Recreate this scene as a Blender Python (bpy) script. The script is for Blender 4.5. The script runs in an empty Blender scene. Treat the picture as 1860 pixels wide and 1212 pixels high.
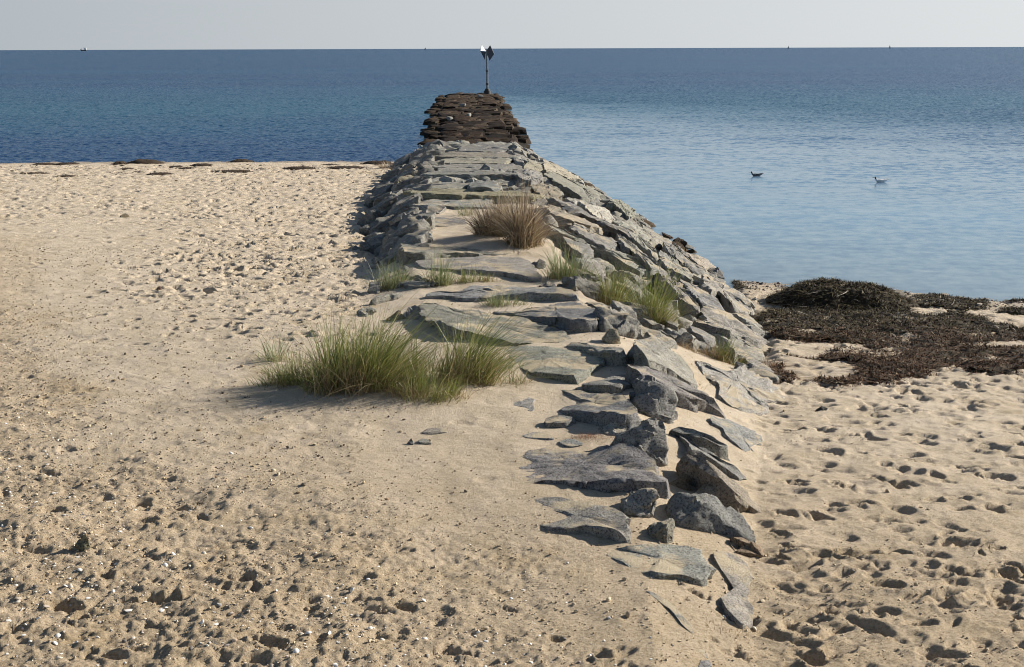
import bpy, bmesh, math, random
import numpy as np
from mathutils import Vector
R = math.radians
scene = bpy.context.scene
COL = scene.collection
random.seed(7); RNG = np.random.default_rng(11)

# ------------------------------------------------------------------ camera, sky, sun, exposure
CZ = 5.6; PITCH = math.atan((606 - 88.3) / 2583.0); ROLL = math.atan(6.0 / 1860)
cam = bpy.data.cameras.new('camera'); camo = bpy.data.objects.new('camera', cam); COL.objects.link(camo)
cam.sensor_width = 36; cam.lens = 50; cam.clip_start = .1; cam.clip_end = 200000
camo.location = (0, 0, CZ)
_f = Vector((0, math.cos(PITCH), -math.sin(PITCH))); _u0 = Vector((0, math.sin(PITCH), math.cos(PITCH))); _r0 = Vector((1, 0, 0))
_r = (_r0 * math.cos(ROLL) - _u0 * math.sin(ROLL)); _u = (_u0 * math.cos(ROLL) + _r0 * math.sin(ROLL))
from mathutils import Matrix
camo.matrix_world = Matrix(((_r.x, _u.x, -_f.x, 0), (_r.y, _u.y, -_f.y, 0), (_r.z, _u.z, -_f.z, CZ), (0, 0, 0, 1)))
scene.camera = camo
scene.render.resolution_x = 1024; scene.render.resolution_y = 667

SUN_EL, SUN_AZ = 24.5, 66.0        # azimuth clockwise from +Y (the view direction)
w = bpy.data.worlds.new("World"); scene.world = w; w.use_nodes = True
nt = w.node_tree; bg = nt.nodes['Background']
sky = nt.nodes.new('ShaderNodeTexSky'); sky.sky_type = 'NISHITA'; sky.sun_disc = False
sky.sun_elevation = R(SUN_EL); sky.sun_rotation = R(SUN_AZ); sky.air_density = 1.0; sky.dust_density = .6; sky.ozone_density = 1.3
bg.inputs['Strength'].default_value = 0.056
# milky autumn haze low over the sea, brighter towards the sun
def wn(ty, **k):
    n = nt.nodes.new(ty)
    for a, v in k.items(): setattr(n, a, v)
    return n
tc = wn('ShaderNodeTexCoord'); sx = wn('ShaderNodeSeparateXYZ'); nt.links.new(tc.outputs['Generated'], sx.inputs[0])
m1 = wn('ShaderNodeMapRange', interpolation_type='SMOOTHSTEP'); nt.links.new(sx.outputs[2], m1.inputs[0])
for i, v in ((1, .035), (2, .14), (3, .95), (4, .0)): m1.inputs[i].default_value = v
m2 = wn('ShaderNodeMapRange'); nt.links.new(sx.outputs[0], m2.inputs[0])
for i, v in ((1, -.42), (2, .42), (3, 0), (4, 1)): m2.inputs[i].default_value = v
hz = wn('ShaderNodeMix', data_type='RGBA'); nt.links.new(m2.outputs[0], hz.inputs[0])
hz.inputs[6].default_value = (4.75, 5.25, 5.75, 1); hz.inputs[7].default_value = (8.6, 8.95, 9.2, 1)
mx = wn('ShaderNodeMix', data_type='RGBA'); nt.links.new(m1.outputs[0], mx.inputs[0])
nt.links.new(sky.outputs[0], mx.inputs[6]); nt.links.new(hz.outputs[2], mx.inputs[7]); nt.links.new(mx.outputs[2], bg.inputs['Color'])
sl = bpy.data.lights.new('sun', 'SUN'); so = bpy.data.objects.new('sun', sl); COL.objects.link(so)
sl.energy = 5.0; sl.angle = R(.55); sl.color = (1, .93, .815)
sd = Vector((math.sin(R(SUN_AZ)) * math.cos(R(SUN_EL)), math.cos(R(SUN_AZ)) * math.cos(R(SUN_EL)), math.sin(R(SUN_EL))))
so.rotation_euler = sd.to_track_quat('Z', 'Y').to_euler()
scene.view_settings.view_transform = 'Standard'; scene.view_settings.look = 'None'
scene.view_settings.exposure = .67
scene.cycles.filter_width = 1.05; scene.view_settings.gamma = 1

# ------------------------------------------------------------------ helpers
def raydir(px, py):
    return _f + _r * ((px - 930) / 2583.0) + _u * ((606 - py) / 2583.0)

def hsh(*c):
    n = np.zeros_like(np.asarray(c[0], dtype=np.int64))
    for k, p in zip(c, (374761393, 668265263, 2147483647)):
        n = n + np.asarray(k, dtype=np.int64) * p
    n = (n ^ (n >> 13)) * 1274126177
    n = n & 0x7fffffff
    n = (n ^ (n >> 16)) * 69069
    return (n & 0xffffff) / float(0xffffff)

def vn2(x, y, s=0):
    xi = np.floor(x).astype(np.int64); yi = np.floor(y).astype(np.int64); fx = x - xi; fy = y - yi
    fx = fx * fx * (3 - 2 * fx); fy = fy * fy * (3 - 2 * fy)
    a = hsh(xi, yi + s * 57); b = hsh(xi + 1, yi + s * 57); c = hsh(xi, yi + 1 + s * 57); d = hsh(xi + 1, yi + 1 + s * 57)
    return (a + (b - a) * fx) * (1 - fy) + (c + (d - c) * fx) * fy - .5

def fbm2(x, y, o=4, s=0, g=.5):
    r = 0; a = 1
    for i in range(o):
        r = r + a * vn2(x * 2 ** i + 13.7 * i, y * 2 ** i - 7.3 * i, s + i); a *= g
    return r

def vn3(p, s=0):
    i = np.floor(p).astype(np.int64); f = p - i; f = f * f * (3 - 2 * f); r = 0
    for dx in (0, 1):
        for dy in (0, 1):
            for dz in (0, 1):
                wgt = (f[:, 0] if dx else 1 - f[:, 0]) * (f[:, 1] if dy else 1 - f[:, 1]) * (f[:, 2] if dz else 1 - f[:, 2])
                r = r + wgt * hsh(i[:, 0] + dx, i[:, 1] + dy + s * 31, i[:, 2] + dz)
    return r - .5

def fbm3(p, o=3, s=0, g=.5):
    r = 0; a = 1
    for k in range(o):
        r = r + a * vn3(p * 2 ** k + 5.1 * k, s + k); a *= g
    return r

def sstep(a, b, x):
    t = np.clip((x - a) / (b - a), 0, 1); return t * t * (3 - 2 * t)

# ------------------------------------------------------------------ the lie of the land
I = np.interp
def TL(y): return I(y, [9, 12, 20, 28, 37, 65, 72, 83, 125, 176], [-.6, -.6, -1.1, -2.0, -2.7, -3.3, -3.75, -3.95, -5.85, -7.6])
def TR(y): return I(y, [9, 12, 15, 20, 28, 37, 65, 72, 83, 125, 176], [1.0, 1.15, 1.45, 1.5, .95, .7, .2, .0, -.3, -1.35, -2.7])
def GL(y): return I(y, [9, 20, 24, 32, 42, 57, 70, 83, 125, 176], [-1.2, -1.7, -2.4, -3.0, -4.3, -5.05, -5.35, -5.3, -7.2, -9.1])
def FR(y): return I(y, [9, 12, 14.5, 20, 27, 35, 41, 55, 71, 83, 125, 176], [1.7, 2.1, 2.6, 3.7, 4.7, 5.2, 5.1, 3.9, 2.1, 1.1, .1, -.9])
def TZ(y): return I(y, [0, 10, 20, 30, 58, 67, 72, 76, 176], [1.3, 1.28, 1.45, 1.5, 1.32, 1.2, .8, .36, .30])
def LZ(x, y): return I(y, [0, 10, 22, 32, 42, 57, 68, 72.5, 82, 120], [1.35, 1.35, 1.42, 1.06, .68, .36, .16, 0, -.5, -1.5])
def YB(x): return I(x, [-12, -7.4, -4.3, -2, 0, 1.3, 2.2, 6], [36, 21.8, 14.9, 12.8, 11.8, 10.4, 10.2, 12])   # churned, shelly sand lies nearer than this
def RZ(x, y):
    d = (34.6 - .52 * (x - 5.2)) - y
    return I(d, [-60, -8, 0, 3, 10, 15, 24, 40], [-1.6, -.5, 0, .14, .42, .66, 1.05, 1.2])
def S(x, y):
    x = np.asarray(x, float); y = np.asarray(y, float)
    tl, tr, gl, fr = TL(y), TR(y), GL(y), FR(y); tz = TZ(y); lz = LZ(x, y); rz = RZ(x, y)
    lzf = np.maximum(lz, -.35); rzf = np.maximum(rz, -.12 - .25 * sstep(60, 80, y))
    a = np.clip((x - gl) / (tl - gl), 0, 1); b = np.clip((fr - x) / (fr - tr), 0, 1)
    zl = lzf + (tz - lzf) * a; zr = rzf + (tz - rzf) * b
    m = np.where(x < (tl + tr) / 2, zl, zr)
    ol = sstep(0, .8, gl - x); orr = sstep(0, .8, x - fr)
    m = m * (1 - ol) + lz * ol
    m = m * (1 - orr) + rz * orr
    end = sstep(175, 177, y)
    return m * (1 - end) - 1.5 * end

_T = np.concatenate([np.arange(6, 60, .12), np.arange(60, 240, .5)])
def hit(px, py, h=0.):
    d = raydir(px, py); x = d.x * _T; y = d.y * _T; z = CZ + d.z * _T
    f = z - (S(x, y) + h); k = np.argmax(f < 0)
    if f[k] >= 0: k = len(_T) - 1
    a, b = _T[max(k - 1, 0)], _T[k]
    for _ in range(22):
        m = (a + b) / 2
        if CZ + d.z * m - (float(S(d.x * m, d.y * m)) + h) < 0: b = m
        else: a = m
    return Vector((d.x * a, d.y * a, CZ + d.z * a))
def flat(px, py, z=0.):
    d = raydir(px, py); t = (z - CZ) / d.z; return Vector((d.x * t, d.y * t, z))
def atY(px, py, Y):
    d = raydir(px, py); t = Y / d.y; return Vector((d.x * t, Y, CZ + d.z * t))

# ------------------------------------------------------------------ object helpers
def tag(o, label=None, cat=None, group=None, kind=None, color=None):
    if label: o['label'] = label
    if cat: o['category'] = cat
    if group: o['group'] = group
    if kind: o['kind'] = kind
    if color: o.color = (*color, 1)
    return o

def npmesh(name, V, F, mat, smooth=True, ang=None, colr=None):
    """V (n,3), F list/array of equal-length faces or list of such arrays"""
    me = bpy.data.meshes.new(name)
    if not isinstance(F, list): F = [F]
    F = [np.asarray(f, dtype=np.int32) for f in F if len(f)]
    tot = sum(f.size for f in F); nf = sum(len(f) for f in F)
    me.vertices.add(len(V)); me.vertices.foreach_set('co', np.asarray(V, dtype=np.float32).ravel())
    me.loops.add(tot); me.polygons.add(nf)
    me.loops.foreach_set('vertex_index', np.concatenate([f.ravel() for f in F]))
    starts = []; s = 0
    for f in F:
        starts.append(s + np.arange(len(f)) * f.shape[1]); s += f.size
    me.polygons.foreach_set('loop_start', np.concatenate(starts).astype(np.int32))
    me.polygons.foreach_set('use_smooth', np.full(nf, smooth))
    if colr is not None:
        at = me.color_attributes.new('Col', 'FLOAT_COLOR', 'POINT')
        c = np.ones((len(V), 4), dtype=np.float32); c[:, :3] = colr; at.data.foreach_set('color', c.ravel())
    me.update(calc_edges=True)
    if mat: me.materials.append(mat)
    if ang: me.set_sharp_from_angle(angle=R(ang))
    return me

def link(name, me, loc=(0, 0, 0), parent=None):
    o = bpy.data.objects.new(name, me); COL.objects.link(o); o.location = loc
    if parent: o.parent = parent
    return o

# ------------------------------------------------------------------ materials
class NT:
    def __init__(s, name):
        s.m = bpy.data.materials.new(name); s.m.use_nodes = True; s.t = s.m.node_tree; s.n = s.t.nodes
        s.b = s.n['Principled BSDF']
    def new(s, ty, **k):
        n = s.n.new(ty)
        for a, v in k.items(): setattr(n, a, v)
        return n
    def put(s, inp, v):
        if isinstance(v, bpy.types.NodeSocket): s.t.links.new(v, inp)
        elif v is not None: inp.default_value = v
    def noise(s, vec, sc, det=4, rough=.55, col=False, dist=0):
        n = s.new('ShaderNodeTexNoise'); s.put(n.inputs['Vector'], vec); n.inputs['Scale'].default_value = sc
        n.inputs['Detail'].default_value = det; n.inputs['Roughness'].default_value = rough; n.inputs['Distortion'].default_value = dist
        return n.outputs['Color' if col else 'Fac']
    def ramp(s, f, a, b, c0=0, c1=1):
        n = s.new('ShaderNodeMapRange'); n.inputs[1].default_value = a; n.inputs[2].default_value = b
        n.inputs[3].default_value = c0; n.inputs[4].default_value = c1; s.put(n.inputs[0], f); return n.outputs[0]
    def mix(s, f, a, b, mode='MIX'):
        n = s.new('ShaderNodeMix', data_type='RGBA', blend_type=mode); s.put(n.inputs[0], f)
        for k, v in ((6, a), (7, b)):
            s.put(n.inputs[k], v if isinstance(v, bpy.types.NodeSocket) else (*v, 1) if len(v) == 3 else v)
        return n.outputs[2]
    def math(s, op, a, b=None):
        n = s.new('ShaderNodeMath', operation=op); s.put(n.inputs[0], a); s.put(n.inputs[1], b); return n.outputs[0]
    def vmath(s, op, a, b=None, sc=None):
        n = s.new('ShaderNodeVectorMath', operation=op); s.put(n.inputs[0], a); s.put(n.inputs[1], b)
        if sc is not None: s.put(n.inputs['Scale'], sc)
        return n.outputs[0]
    def pos(s): return s.new('ShaderNodeNewGeometry').outputs['Position']
    def obj(s): return s.new('ShaderNodeTexCoord').outputs['Object']
    def sep(s, v): n = s.new('ShaderNodeSeparateXYZ'); s.put(n.inputs[0], v); return n.outputs
    def comb(s, x, y, z):
        n = s.new('ShaderNodeCombineXYZ')
        for i, v in enumerate((x, y, z)): s.put(n.inputs[i], v)
        return n.outputs[0]
    def bump(s, h, st, d=.01, nrm=None):
        n = s.new('ShaderNodeBump'); n.inputs['Strength'].default_value = st; n.inputs['Distance'].default_value = d
        s.put(n.inputs['Height'], h)
        if nrm is not None: s.put(n.inputs['Normal'], nrm)
        return n.outputs[0]

def mat_rock():
    k = NT('granite'); P = k.obj(); inf = k.new('ShaderNodeObjectInfo')
    off = k.vmath('ADD', P, k.vmath('SCALE', k.comb(inf.outputs['Random'], 0, 0), None, 37.0))
    big = k.noise(off, 1.6, 3); mid = k.noise(off, 9, 4, .6); fine = k.noise(off, 48, 3, .75)
    c = k.mix(k.ramp(big, .3, .7), (.198, .19, .178), (.355, .337, .305))
    c = k.mix(k.ramp(mid, .42, .72), c, (.43, .42, .385))
    c = k.mix(k.ramp(fine, .41, .50, .85, 0), c, (.06, .06, .062))
    sp = k.new('ShaderNodeTexVoronoi'); k.put(sp.inputs['Vector'], off); sp.inputs['Scale'].default_value = 60
    c = k.mix(k.ramp(sp.outputs['Distance'], .12, .22, .7, 0), c, (.42, .42, .40))
    # lichen / algae stains
    lic = k.noise(off, 2.7, 5, .65)
    c = k.mix(k.ramp(lic, .56, .72, 0, .5), c, (.25, .235, .15))
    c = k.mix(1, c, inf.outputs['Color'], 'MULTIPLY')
    # sand blown on to upward faces
    g = k.new('ShaderNodeNewGeometry'); nz = k.sep(g.outputs['Normal'])[2]
    W = k.pos(); dn = k.noise(W, 1.7, 5, .62)
    wy = k.sep(W)[1]
    f = k.math('MULTIPLY', k.ramp(nz, .8, .97), k.ramp(dn, .50, .57))
    f = k.math('MULTIPLY', f, k.ramp(wy, 30, 46, .85, .15))
    c = k.mix(f, c, (.50, .41, .28))
    k.put(k.b.inputs['Base Color'], c); k.b.inputs['Roughness'].default_value = .85
    k.b.inputs['Specular IOR Level'].default_value = .3
    st = k.comb(*[k.math('MULTIPLY', k.sep(off)[i], (1, 1, 4)[i]) for i in range(3)])
    vo = k.new('ShaderNodeTexVoronoi', feature='DISTANCE_TO_EDGE'); k.put(vo.inputs['Vector'], k.vmath('ADD', st, k.vmath('SCALE', k.noise(off, 4, 3, .6, True), None, .35))); vo.inputs['Scale'].default_value = 3.2
    h = k.math('ADD', k.math('MULTIPLY', k.noise(off, 38, 5, .8), .9), k.math('MULTIPLY', k.noise(st, 6, 5, .7), 1.1))
    h = k.math('ADD', h, k.ramp(vo.outputs['Distance'], 0, .05, -.12, 0))
    k.put(k.b.inputs['Normal'], k.bump(h, .9, .026))
    return k.m

def mat_weedrock():
    k = NT('weedy_rock'); P = k.obj(); inf = k.new('ShaderNodeObjectInfo')
    off = k.vmath('ADD', P, k.vmath('SCALE', k.comb(inf.outputs['Random'], 0, 0), None, 37.0))
    a = k.noise(off, 3, 5, .7)
    c = k.mix(k.ramp(a, .35, .65), (.020, .013, .008), (.100, .068, .040))
    c = k.mix(k.ramp(k.noise(off, 1.1, 3), .5, .7, 0, .6), c, (.05, .026, .016))
    c = k.mix(k.ramp(k.noise(off, 14, 4, .7), .60, .70, 0, .8), c, (.15, .135, .11))
    c = k.mix(1, c, inf.outputs['Color'], 'MULTIPLY')
    k.put(k.b.inputs['Base Color'], c); k.b.inputs['Roughness'].default_value = .8; k.b.inputs['Specular IOR Level'].default_value = .15
    k.put(k.b.inputs['Normal'], k.bump(k.noise(off, 12, 5, .7), 1, .06))
    return k.m

def mat_sand():
    k = NT('sand'); P = k.pos(); xyz = k.sep(P)
    at = k.new('ShaderNodeVertexColor'); at.layer_name = 'Col'; rr = k.sep(at.outputs['Color'])[0]; gg = k.sep(at.outputs['Color'])[1]
    big = k.noise(P, .22, 4); mid = k.noise(P, 2.2, 4, .6); fine = k.noise(P, 55, 3, .7); vf = k.noise(P, 160, 2, .7)
    c = k.mix(k.ramp(big, .3, .7), (.63, .53, .415), (.70, .59, .465))
    c = k.mix(k.ramp(mid, .35, .7), c, (.55, .455, .33))
    c = k.mix(k.ramp(fine, .36, .46, .45, 0), c, (.20, .15, .09))
    c = k.mix(k.math('MULTIPLY', gg, .45), c, (.52, .38, .215))
    c = k.mix(k.ramp(vf, .62, .72, 0, .5), c, (.78, .72, .62))
    # ochre drifts of coarser grains
    c = k.mix(k.ramp(k.noise(P, .55, 5, .65), .58, .72, 0, .45), c, (.42, .30, .15))
    wet = k.ramp(k.math('ADD', xyz[2], k.math('MULTIPLY', k.noise(P, 1.5, 3), .05)), .03, .10, 1, 0)
    c = k.mix(k.math('MULTIPLY', wet, .75), c, (.20, .16, .115))
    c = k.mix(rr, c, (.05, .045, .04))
    grit = k.noise(P, 28, 4, .75)
    c = k.mix(k.math('MULTIPLY', k.ramp(grit, .40, .52, 1, 0), k.math('MULTIPLY', gg, .65)), c, (.27, .195, .12))
    k.put(k.b.inputs['Base Color'], c)
    k.put(k.b.inputs['Roughness'], k.ramp(wet, 0, 1, .95, .35)); k.b.inputs['Specular IOR Level'].default_value = .25
    h = k.math('ADD', k.math('MULTIPLY', k.noise(P, 45, 5, .85), .9), k.noise(P, 9, 4, .65))
    k.put(k.b.inputs['Normal'], k.bump(h, 1, .034))
    return k.m

def mat_water():
    k = NT('sea_water'); P = k.pos(); x, y, z = k.sep(P)
    # sheltered calm water in the lee of the jetty (right of it, out to about 120 m)
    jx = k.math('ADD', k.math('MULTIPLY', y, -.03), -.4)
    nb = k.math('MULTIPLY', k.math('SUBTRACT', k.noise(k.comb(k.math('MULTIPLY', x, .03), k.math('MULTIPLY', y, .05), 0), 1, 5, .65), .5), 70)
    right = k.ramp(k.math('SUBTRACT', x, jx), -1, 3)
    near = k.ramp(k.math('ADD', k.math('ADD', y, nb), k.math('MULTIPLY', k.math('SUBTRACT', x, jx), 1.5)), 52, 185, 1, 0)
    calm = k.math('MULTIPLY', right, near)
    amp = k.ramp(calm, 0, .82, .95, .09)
    v1 = k.comb(k.math('MULTIPLY', x, 2.4), k.math('MULTIPLY', y, 2.2), 0)
    v2 = k.comb(k.math('MULTIPLY', x, .14), k.math('MULTIPLY', y, .33), 3)
    v3 = k.comb(k.math('MULTIPLY', x, .5), k.math('MULTIPLY', y, 2.2), 7)
    n1 = k.noise(v1, 1, 3, .6, True); n2 = k.noise(v2, 1, 3, .6, True); n3 = k.noise(v3, 1, 4, .6, True)
    s = k.vmath('ADD', k.vmath('SUBTRACT', n1, (.5, .5, .5)), k.vmath('SCALE', k.vmath('SUBTRACT', n2, (.5, .5, .5)), None, k.ramp(calm, 0, 1, .16, .45)))
    s = k.vmath('ADD', s, k.vmath('SCALE', k.vmath('SUBTRACT', n3, (.5, .5, .5)), None, .55))
    s = k.vmath('SCALE', s, None, amp); s = k.vmath('MULTIPLY', s, (.9, 1.6, 0))
    q = k.sep(s); s = k.comb(q[0], k.math('SUBTRACT', k.math('MULTIPLY', q[1], k.ramp(calm, 0, 1, .25, .9)), k.math('MULTIPLY', k.math('ABSOLUTE', q[1]), k.ramp(calm, 0, 1, 1.0, .3))), 0)
    nrm = k.vmath('NORMALIZE', k.vmath('ADD', s, (0, 0, 1)))
    k.put(k.b.inputs['Normal'], nrm)
    bands = k.noise(k.comb(k.math('MULTIPLY', x, .004), k.math('MULTIPLY', y, .018), 0), 1, 4, .55)
    c = k.mix(k.ramp(bands, .35, .65), (.003, .034, .112), (.006, .056, .138))
    c = k.mix(k.ramp(y, 69, 110, .75, 0), c, (.006, .036, .110))
    green = k.math('MULTIPLY', k.ramp(k.math('ADD', y, nb), 85, 130, 0, 1), k.ramp(k.math('ADD', y, nb), 150, 230, 1, 0))
    c = k.mix(k.math('MULTIPLY', green, .55), c, (.014, .105, .155))
    c = k.mix(k.math('MULTIPLY', calm, .8), c, (.22, .36, .50))  # pale blue in the base colour stands in for sky sheen on calm water
    # sandy shallows near the right shore
    c = k.mix(k.math('MULTIPLY', right, k.ramp(k.math('ADD', y, k.math('MULTIPLY', x, .52)), 36, 56, 1, 0)), c, (.20, .25, .29))
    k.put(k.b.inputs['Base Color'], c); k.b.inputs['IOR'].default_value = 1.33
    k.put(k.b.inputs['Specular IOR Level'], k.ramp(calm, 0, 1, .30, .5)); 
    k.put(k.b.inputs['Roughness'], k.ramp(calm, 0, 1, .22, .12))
    return k.m

def mat_col(name, rough=.6, metal=0, base=None, var=.0, scale=8, transl=0):
    k = NT(name)
    if base is None:
        at = k.new('ShaderNodeVertexColor'); at.layer_name = 'Col'; c = at.outputs['Color']
    else:
        P = k.obj(); n = k.noise(P, scale, 4, .6)
        c = k.mix(k.ramp(n, .3, .7), tuple(v * (1 - var) for v in base), tuple(min(1, v * (1 + var)) for v in base))
    k.put(k.b.inputs['Base Color'], c); k.b.inputs['Roughness'].default_value = rough; k.b.inputs['Metallic'].default_value = metal
    if transl:
        tr = k.new('ShaderNodeBsdfTranslucent'); k.put(tr.inputs['Color'], c)
        ms = k.new('ShaderNodeMixShader'); ms.inputs[0].default_value = transl
        k.t.links.new(k.b.outputs[0], ms.inputs[1]); k.t.links.new(tr.outputs[0], ms.inputs[2])
        k.t.links.new(ms.outputs[0], k.n['Material Output'].inputs['Surface'])
    return k.m

M_ROCK, M_WEEDROCK, M_SAND, M_WATER = mat_rock(), mat_weedrock(), mat_sand(), mat_water()
M_GRASS = mat_col('grass_blades', .5, transl=.3)
M_KELP = mat_col('wrack', .8); M_KELP.node_tree.nodes['Principled BSDF'].inputs['Specular IOR Level'].default_value = .2
M_BITS = mat_col('grit', .7)

# ------------------------------------------------------------------ ground sheet
print('ground')
K = .0023
ys = [7.0]
while ys[-1] < 72: ys.append(ys[-1] * (1 + K))
while ys[-1] < 190: ys.append(ys[-1] * 1.006)
ys = np.array([-40., -15, -4, 1, 3.5, 5, 5.8, 6.3, 6.6, 6.8, 6.9] + ys + [220., 300, 600])
NR0 = 11
du = .00155
uc = np.arange(-.45, .4501, du)
ext = np.array([.47, .5, .56, .66, .82, 1.1, 1.6, 2.6, 5])
us = np.concatenate([-ext[::-1], uc, ext])
YY = np.repeat(ys[:, None], len(us), 1); XX = us[None, :] * np.maximum(YY, 6.9)
ZZ = S(XX, YY)
tl, tr, gl, fr = TL(YY), TR(YY), GL(YY), FR(YY)
onj = sstep(-.35, .1, XX - gl) * sstep(-.35, .1, fr - XX)      # on the jetty
_wl = sstep(.35, -.25, XX - tl + .3 * fbm2(XX * 2, YY * 2, 2, 90)); _wr = sstep(-.1, .45, XX - tr + .35 * fbm2(XX * 2, YY * 2, 2, 91))
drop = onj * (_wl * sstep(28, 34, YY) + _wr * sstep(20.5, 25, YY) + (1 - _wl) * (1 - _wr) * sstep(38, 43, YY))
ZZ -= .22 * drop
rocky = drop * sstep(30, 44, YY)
# sand relief
left = XX < (tl + tr) / 2
off = 1 - onj
_yb = YB(XX); fore = sstep(.9, -1.3, YY - _yb + 2.2 * fbm2(XX * .6, YY * .6, 3, 5)) * I(YY, [8, 13, 20, 30], [1, .8, .5, .4])
foreL = fore * sstep(1.2, -.5, XX)
smoothL = left * sstep(13, 16, YY) * sstep(40, 26, YY + .9 * (XX + 3))
amp = off * (.35 + .65 * (1 - smoothL)) + .25 * onj
ZZ += amp * (.045 * fbm2(XX * .9, YY * .9, 3, 1) + .030 * fbm2(XX * 3.3, YY * 3.3, 3, 2))
ZZ += (.25 + .75 * off) * (.016 * fbm2(XX * 9, YY * 9, 3, 3, .6))
ZZ += foreL * (.042 * fbm2(XX * 1.6, YY * 2.2, 3, 6) + .030 * fbm2(XX * 5, YY * 7, 4, 8, .65))
ZZ += fore * (1 - .6 * sstep(.5, 1.6, XX)) * (.026 * fbm2(XX * 14, YY * 14, 3, 9, .75)) + foreL * .032 * np.maximum(0, fbm2(XX * 4.5, YY * 5.5, 3, 19, .6) - .05)
# rounded pile of sand under the dead grass and against the slabs
ZZ += onj * (1 - drop) * .035 * fbm2(XX * 2.0, YY * 1.6, 3, 44) + off * (.03 * fbm2(XX * 1.8, YY * 2.6, 2, 21))
bw = hit(905, 440)
ZZ += .16 * np.exp(-(((XX - bw.x + .1) / .9) ** 2 + ((YY - bw.y) / 1.6) ** 2))
gb = hit(680, 712)
ZZ += .12 * np.exp(-(((XX - gb.x) / 1.1) ** 2 + ((YY - gb.y - .2) / .9) ** 2))

def stamp(cx, cy, ang, ln, wd, dp, rim=.35):
    rr = ln * 1.9
    j0 = np.searchsorted(ys, cy - rr); j1 = np.searchsorted(ys, cy + rr)
    if j1 <= j0: return
    ym = max(cy - rr, 6.9); yM = max(cy + rr, 6.9)
    i0 = np.searchsorted(us, min((cx - rr) / ym, (cx - rr) / yM)); i1 = np.searchsorted(us, max((cx + rr) / ym, (cx + rr) / yM))
    if i1 <= i0: return
    X = XX[j0:j1, i0:i1] - cx; Y = YY[j0:j1, i0:i1] - cy
    ca, sa = math.cos(ang), math.sin(ang); a = (X * ca + Y * sa) / ln; b = (-X * sa + Y * ca) / wd
    b = b / (1 + .25 * a)
    r = np.sqrt(a * a + b * b) * (1 + .42 * fbm2(X / ln * 1.1 + cx * 7, Y / ln * 1.1 + cy * 3, 2, 33))
    ZZ[j0:j1, i0:i1] += dp * (-np.exp(-r ** 5) + rim * np.exp(-((r - 1.35) / .35) ** 2)) * np.clip(1.9 - r, 0, 1)

def scatter(n, x0, x1, y0, y1, dens=None):
    out = []
    while len(out) < n:
        x = RNG.uniform(x0, x1, 4000); y = RNG.uniform(y0, y1, 4000)
        ok = np.abs(x) < .46 * y + .5
        if dens is not None: ok &= RNG.random(4000) < dens(x, y)
        out += list(zip(x[ok], y[ok]))
    return out[:n]
# right beach, heavily trodden
for x, y in scatter(2300, 1.8, 16, 7.5, 34, lambda x, y: ((x > FR(y) - .15) & (RZ(x, y) > .12)) * (.35 + 1.3 * np.maximum(0, .4 + vn2(x * .6, y * .6, 40)))):
    l = RNG.uniform(.07, .18); w_ = l * RNG.uniform(.33, .62)
    stamp(x, y, RNG.normal(-.15, .6), l, w_, RNG.gamma(3., .0112) * (.75 + .25 * min(1, y / 16)), RNG.uniform(.2, .5))
# left beach, trodden strip near the jetty and towards the shore
for x, y in scatter(9000, -32, 0, 20, 68, lambda x, y: (x < GL(y) - .2) * np.clip(sstep(-9.5, -5.5, x + (y - 28) * .12) + sstep(36, 48, y) * .6, .06, 1) * sstep(18.5, 28, y + .5 * (x + 4))):
    l = RNG.uniform(.08, .18); stamp(x, y, RNG.normal(0, .7), l, l * RNG.uniform(.4, .75), RNG.gamma(3, .019), .5)
# left foreground footprints and dug holes
for x, y in scatter(300, -10, 1.4, 7.8, 23, lambda x, y: sstep(.5, -1.5, y - YB(x)) * .9 + .02):
    l = RNG.uniform(.04, .13); stamp(x, y, RNG.normal(-.4, .9), l, l * RNG.uniform(.35, .75), RNG.gamma(2.3, .0085), .35)
for (px, py, l, w_, d) in [(80, 858, .13, .07, .05), (95, 930, .13, .08, .07), (255, 908, .1, .08, .08), (325, 916, .13, .06, .08), (265, 942, .1, .07, .08), (62, 1000, .14, .08, .08),
                    (115, 1100, .15, .1, .11), (300, 1090, .18, .09, .1), (432, 1055, .13, .07, .1), (650, 1088, .12, .07, .07), (270, 1010, .14, .08, .06), (480, 1168, .13, .08, .1),
                    (205, 1190, .12, .06, .08), (735, 1105, .1, .05, .07), (820, 1185, .1, .07, .08), (1265, 1080, .1, .045, .09), (1330, 1190, .13, .05, .06), (1090, 1190, .09, .06, .06), (1010, 1160, .08, .05, .06),
                    (1400, 740, .12, .09, .07), (735, 998, .08, .05, .04), (1445, 876, .16, .06, .07), (1430, 938, .14, .06, .07), (1520, 1110, .13, .05, .07), (1600, 1110, .14, .07, .08), (1820, 1100, .16, .08, .08),
                    (1580, 1032, .17, .07, .08), (1640, 880, .17, .07, .06), (1750, 1040, .14, .08, .08), (1830, 1043, .17, .07, .08), (1500, 1010, .18, .06, .07), (1600, 945, .2, .06, .06), (1810, 925, .16, .06, .07),
                    (840, 770, .13, .07, .03), (700, 1160, .12, .05, .04), (560, 1090, .1, .06, .05), (1710, 1190, .17, .07, .07), (1480, 1190, .15, .06, .06)]:
    p = hit(px, py); stamp(p.x, p.y, RNG.normal(-.25, .25), l, w_, d * .7, .3)
    for _ in range(3): stamp(p.x + RNG.normal(0, .09), p.y + RNG.normal(0, .08), RNG.uniform(0, 3), l * .5, w_ * .6, d * .35, .5)
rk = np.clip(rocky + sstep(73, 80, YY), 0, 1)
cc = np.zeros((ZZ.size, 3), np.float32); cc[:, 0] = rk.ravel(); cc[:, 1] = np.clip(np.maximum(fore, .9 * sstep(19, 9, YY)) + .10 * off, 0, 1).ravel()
n0, n1 = YY.shape
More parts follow.
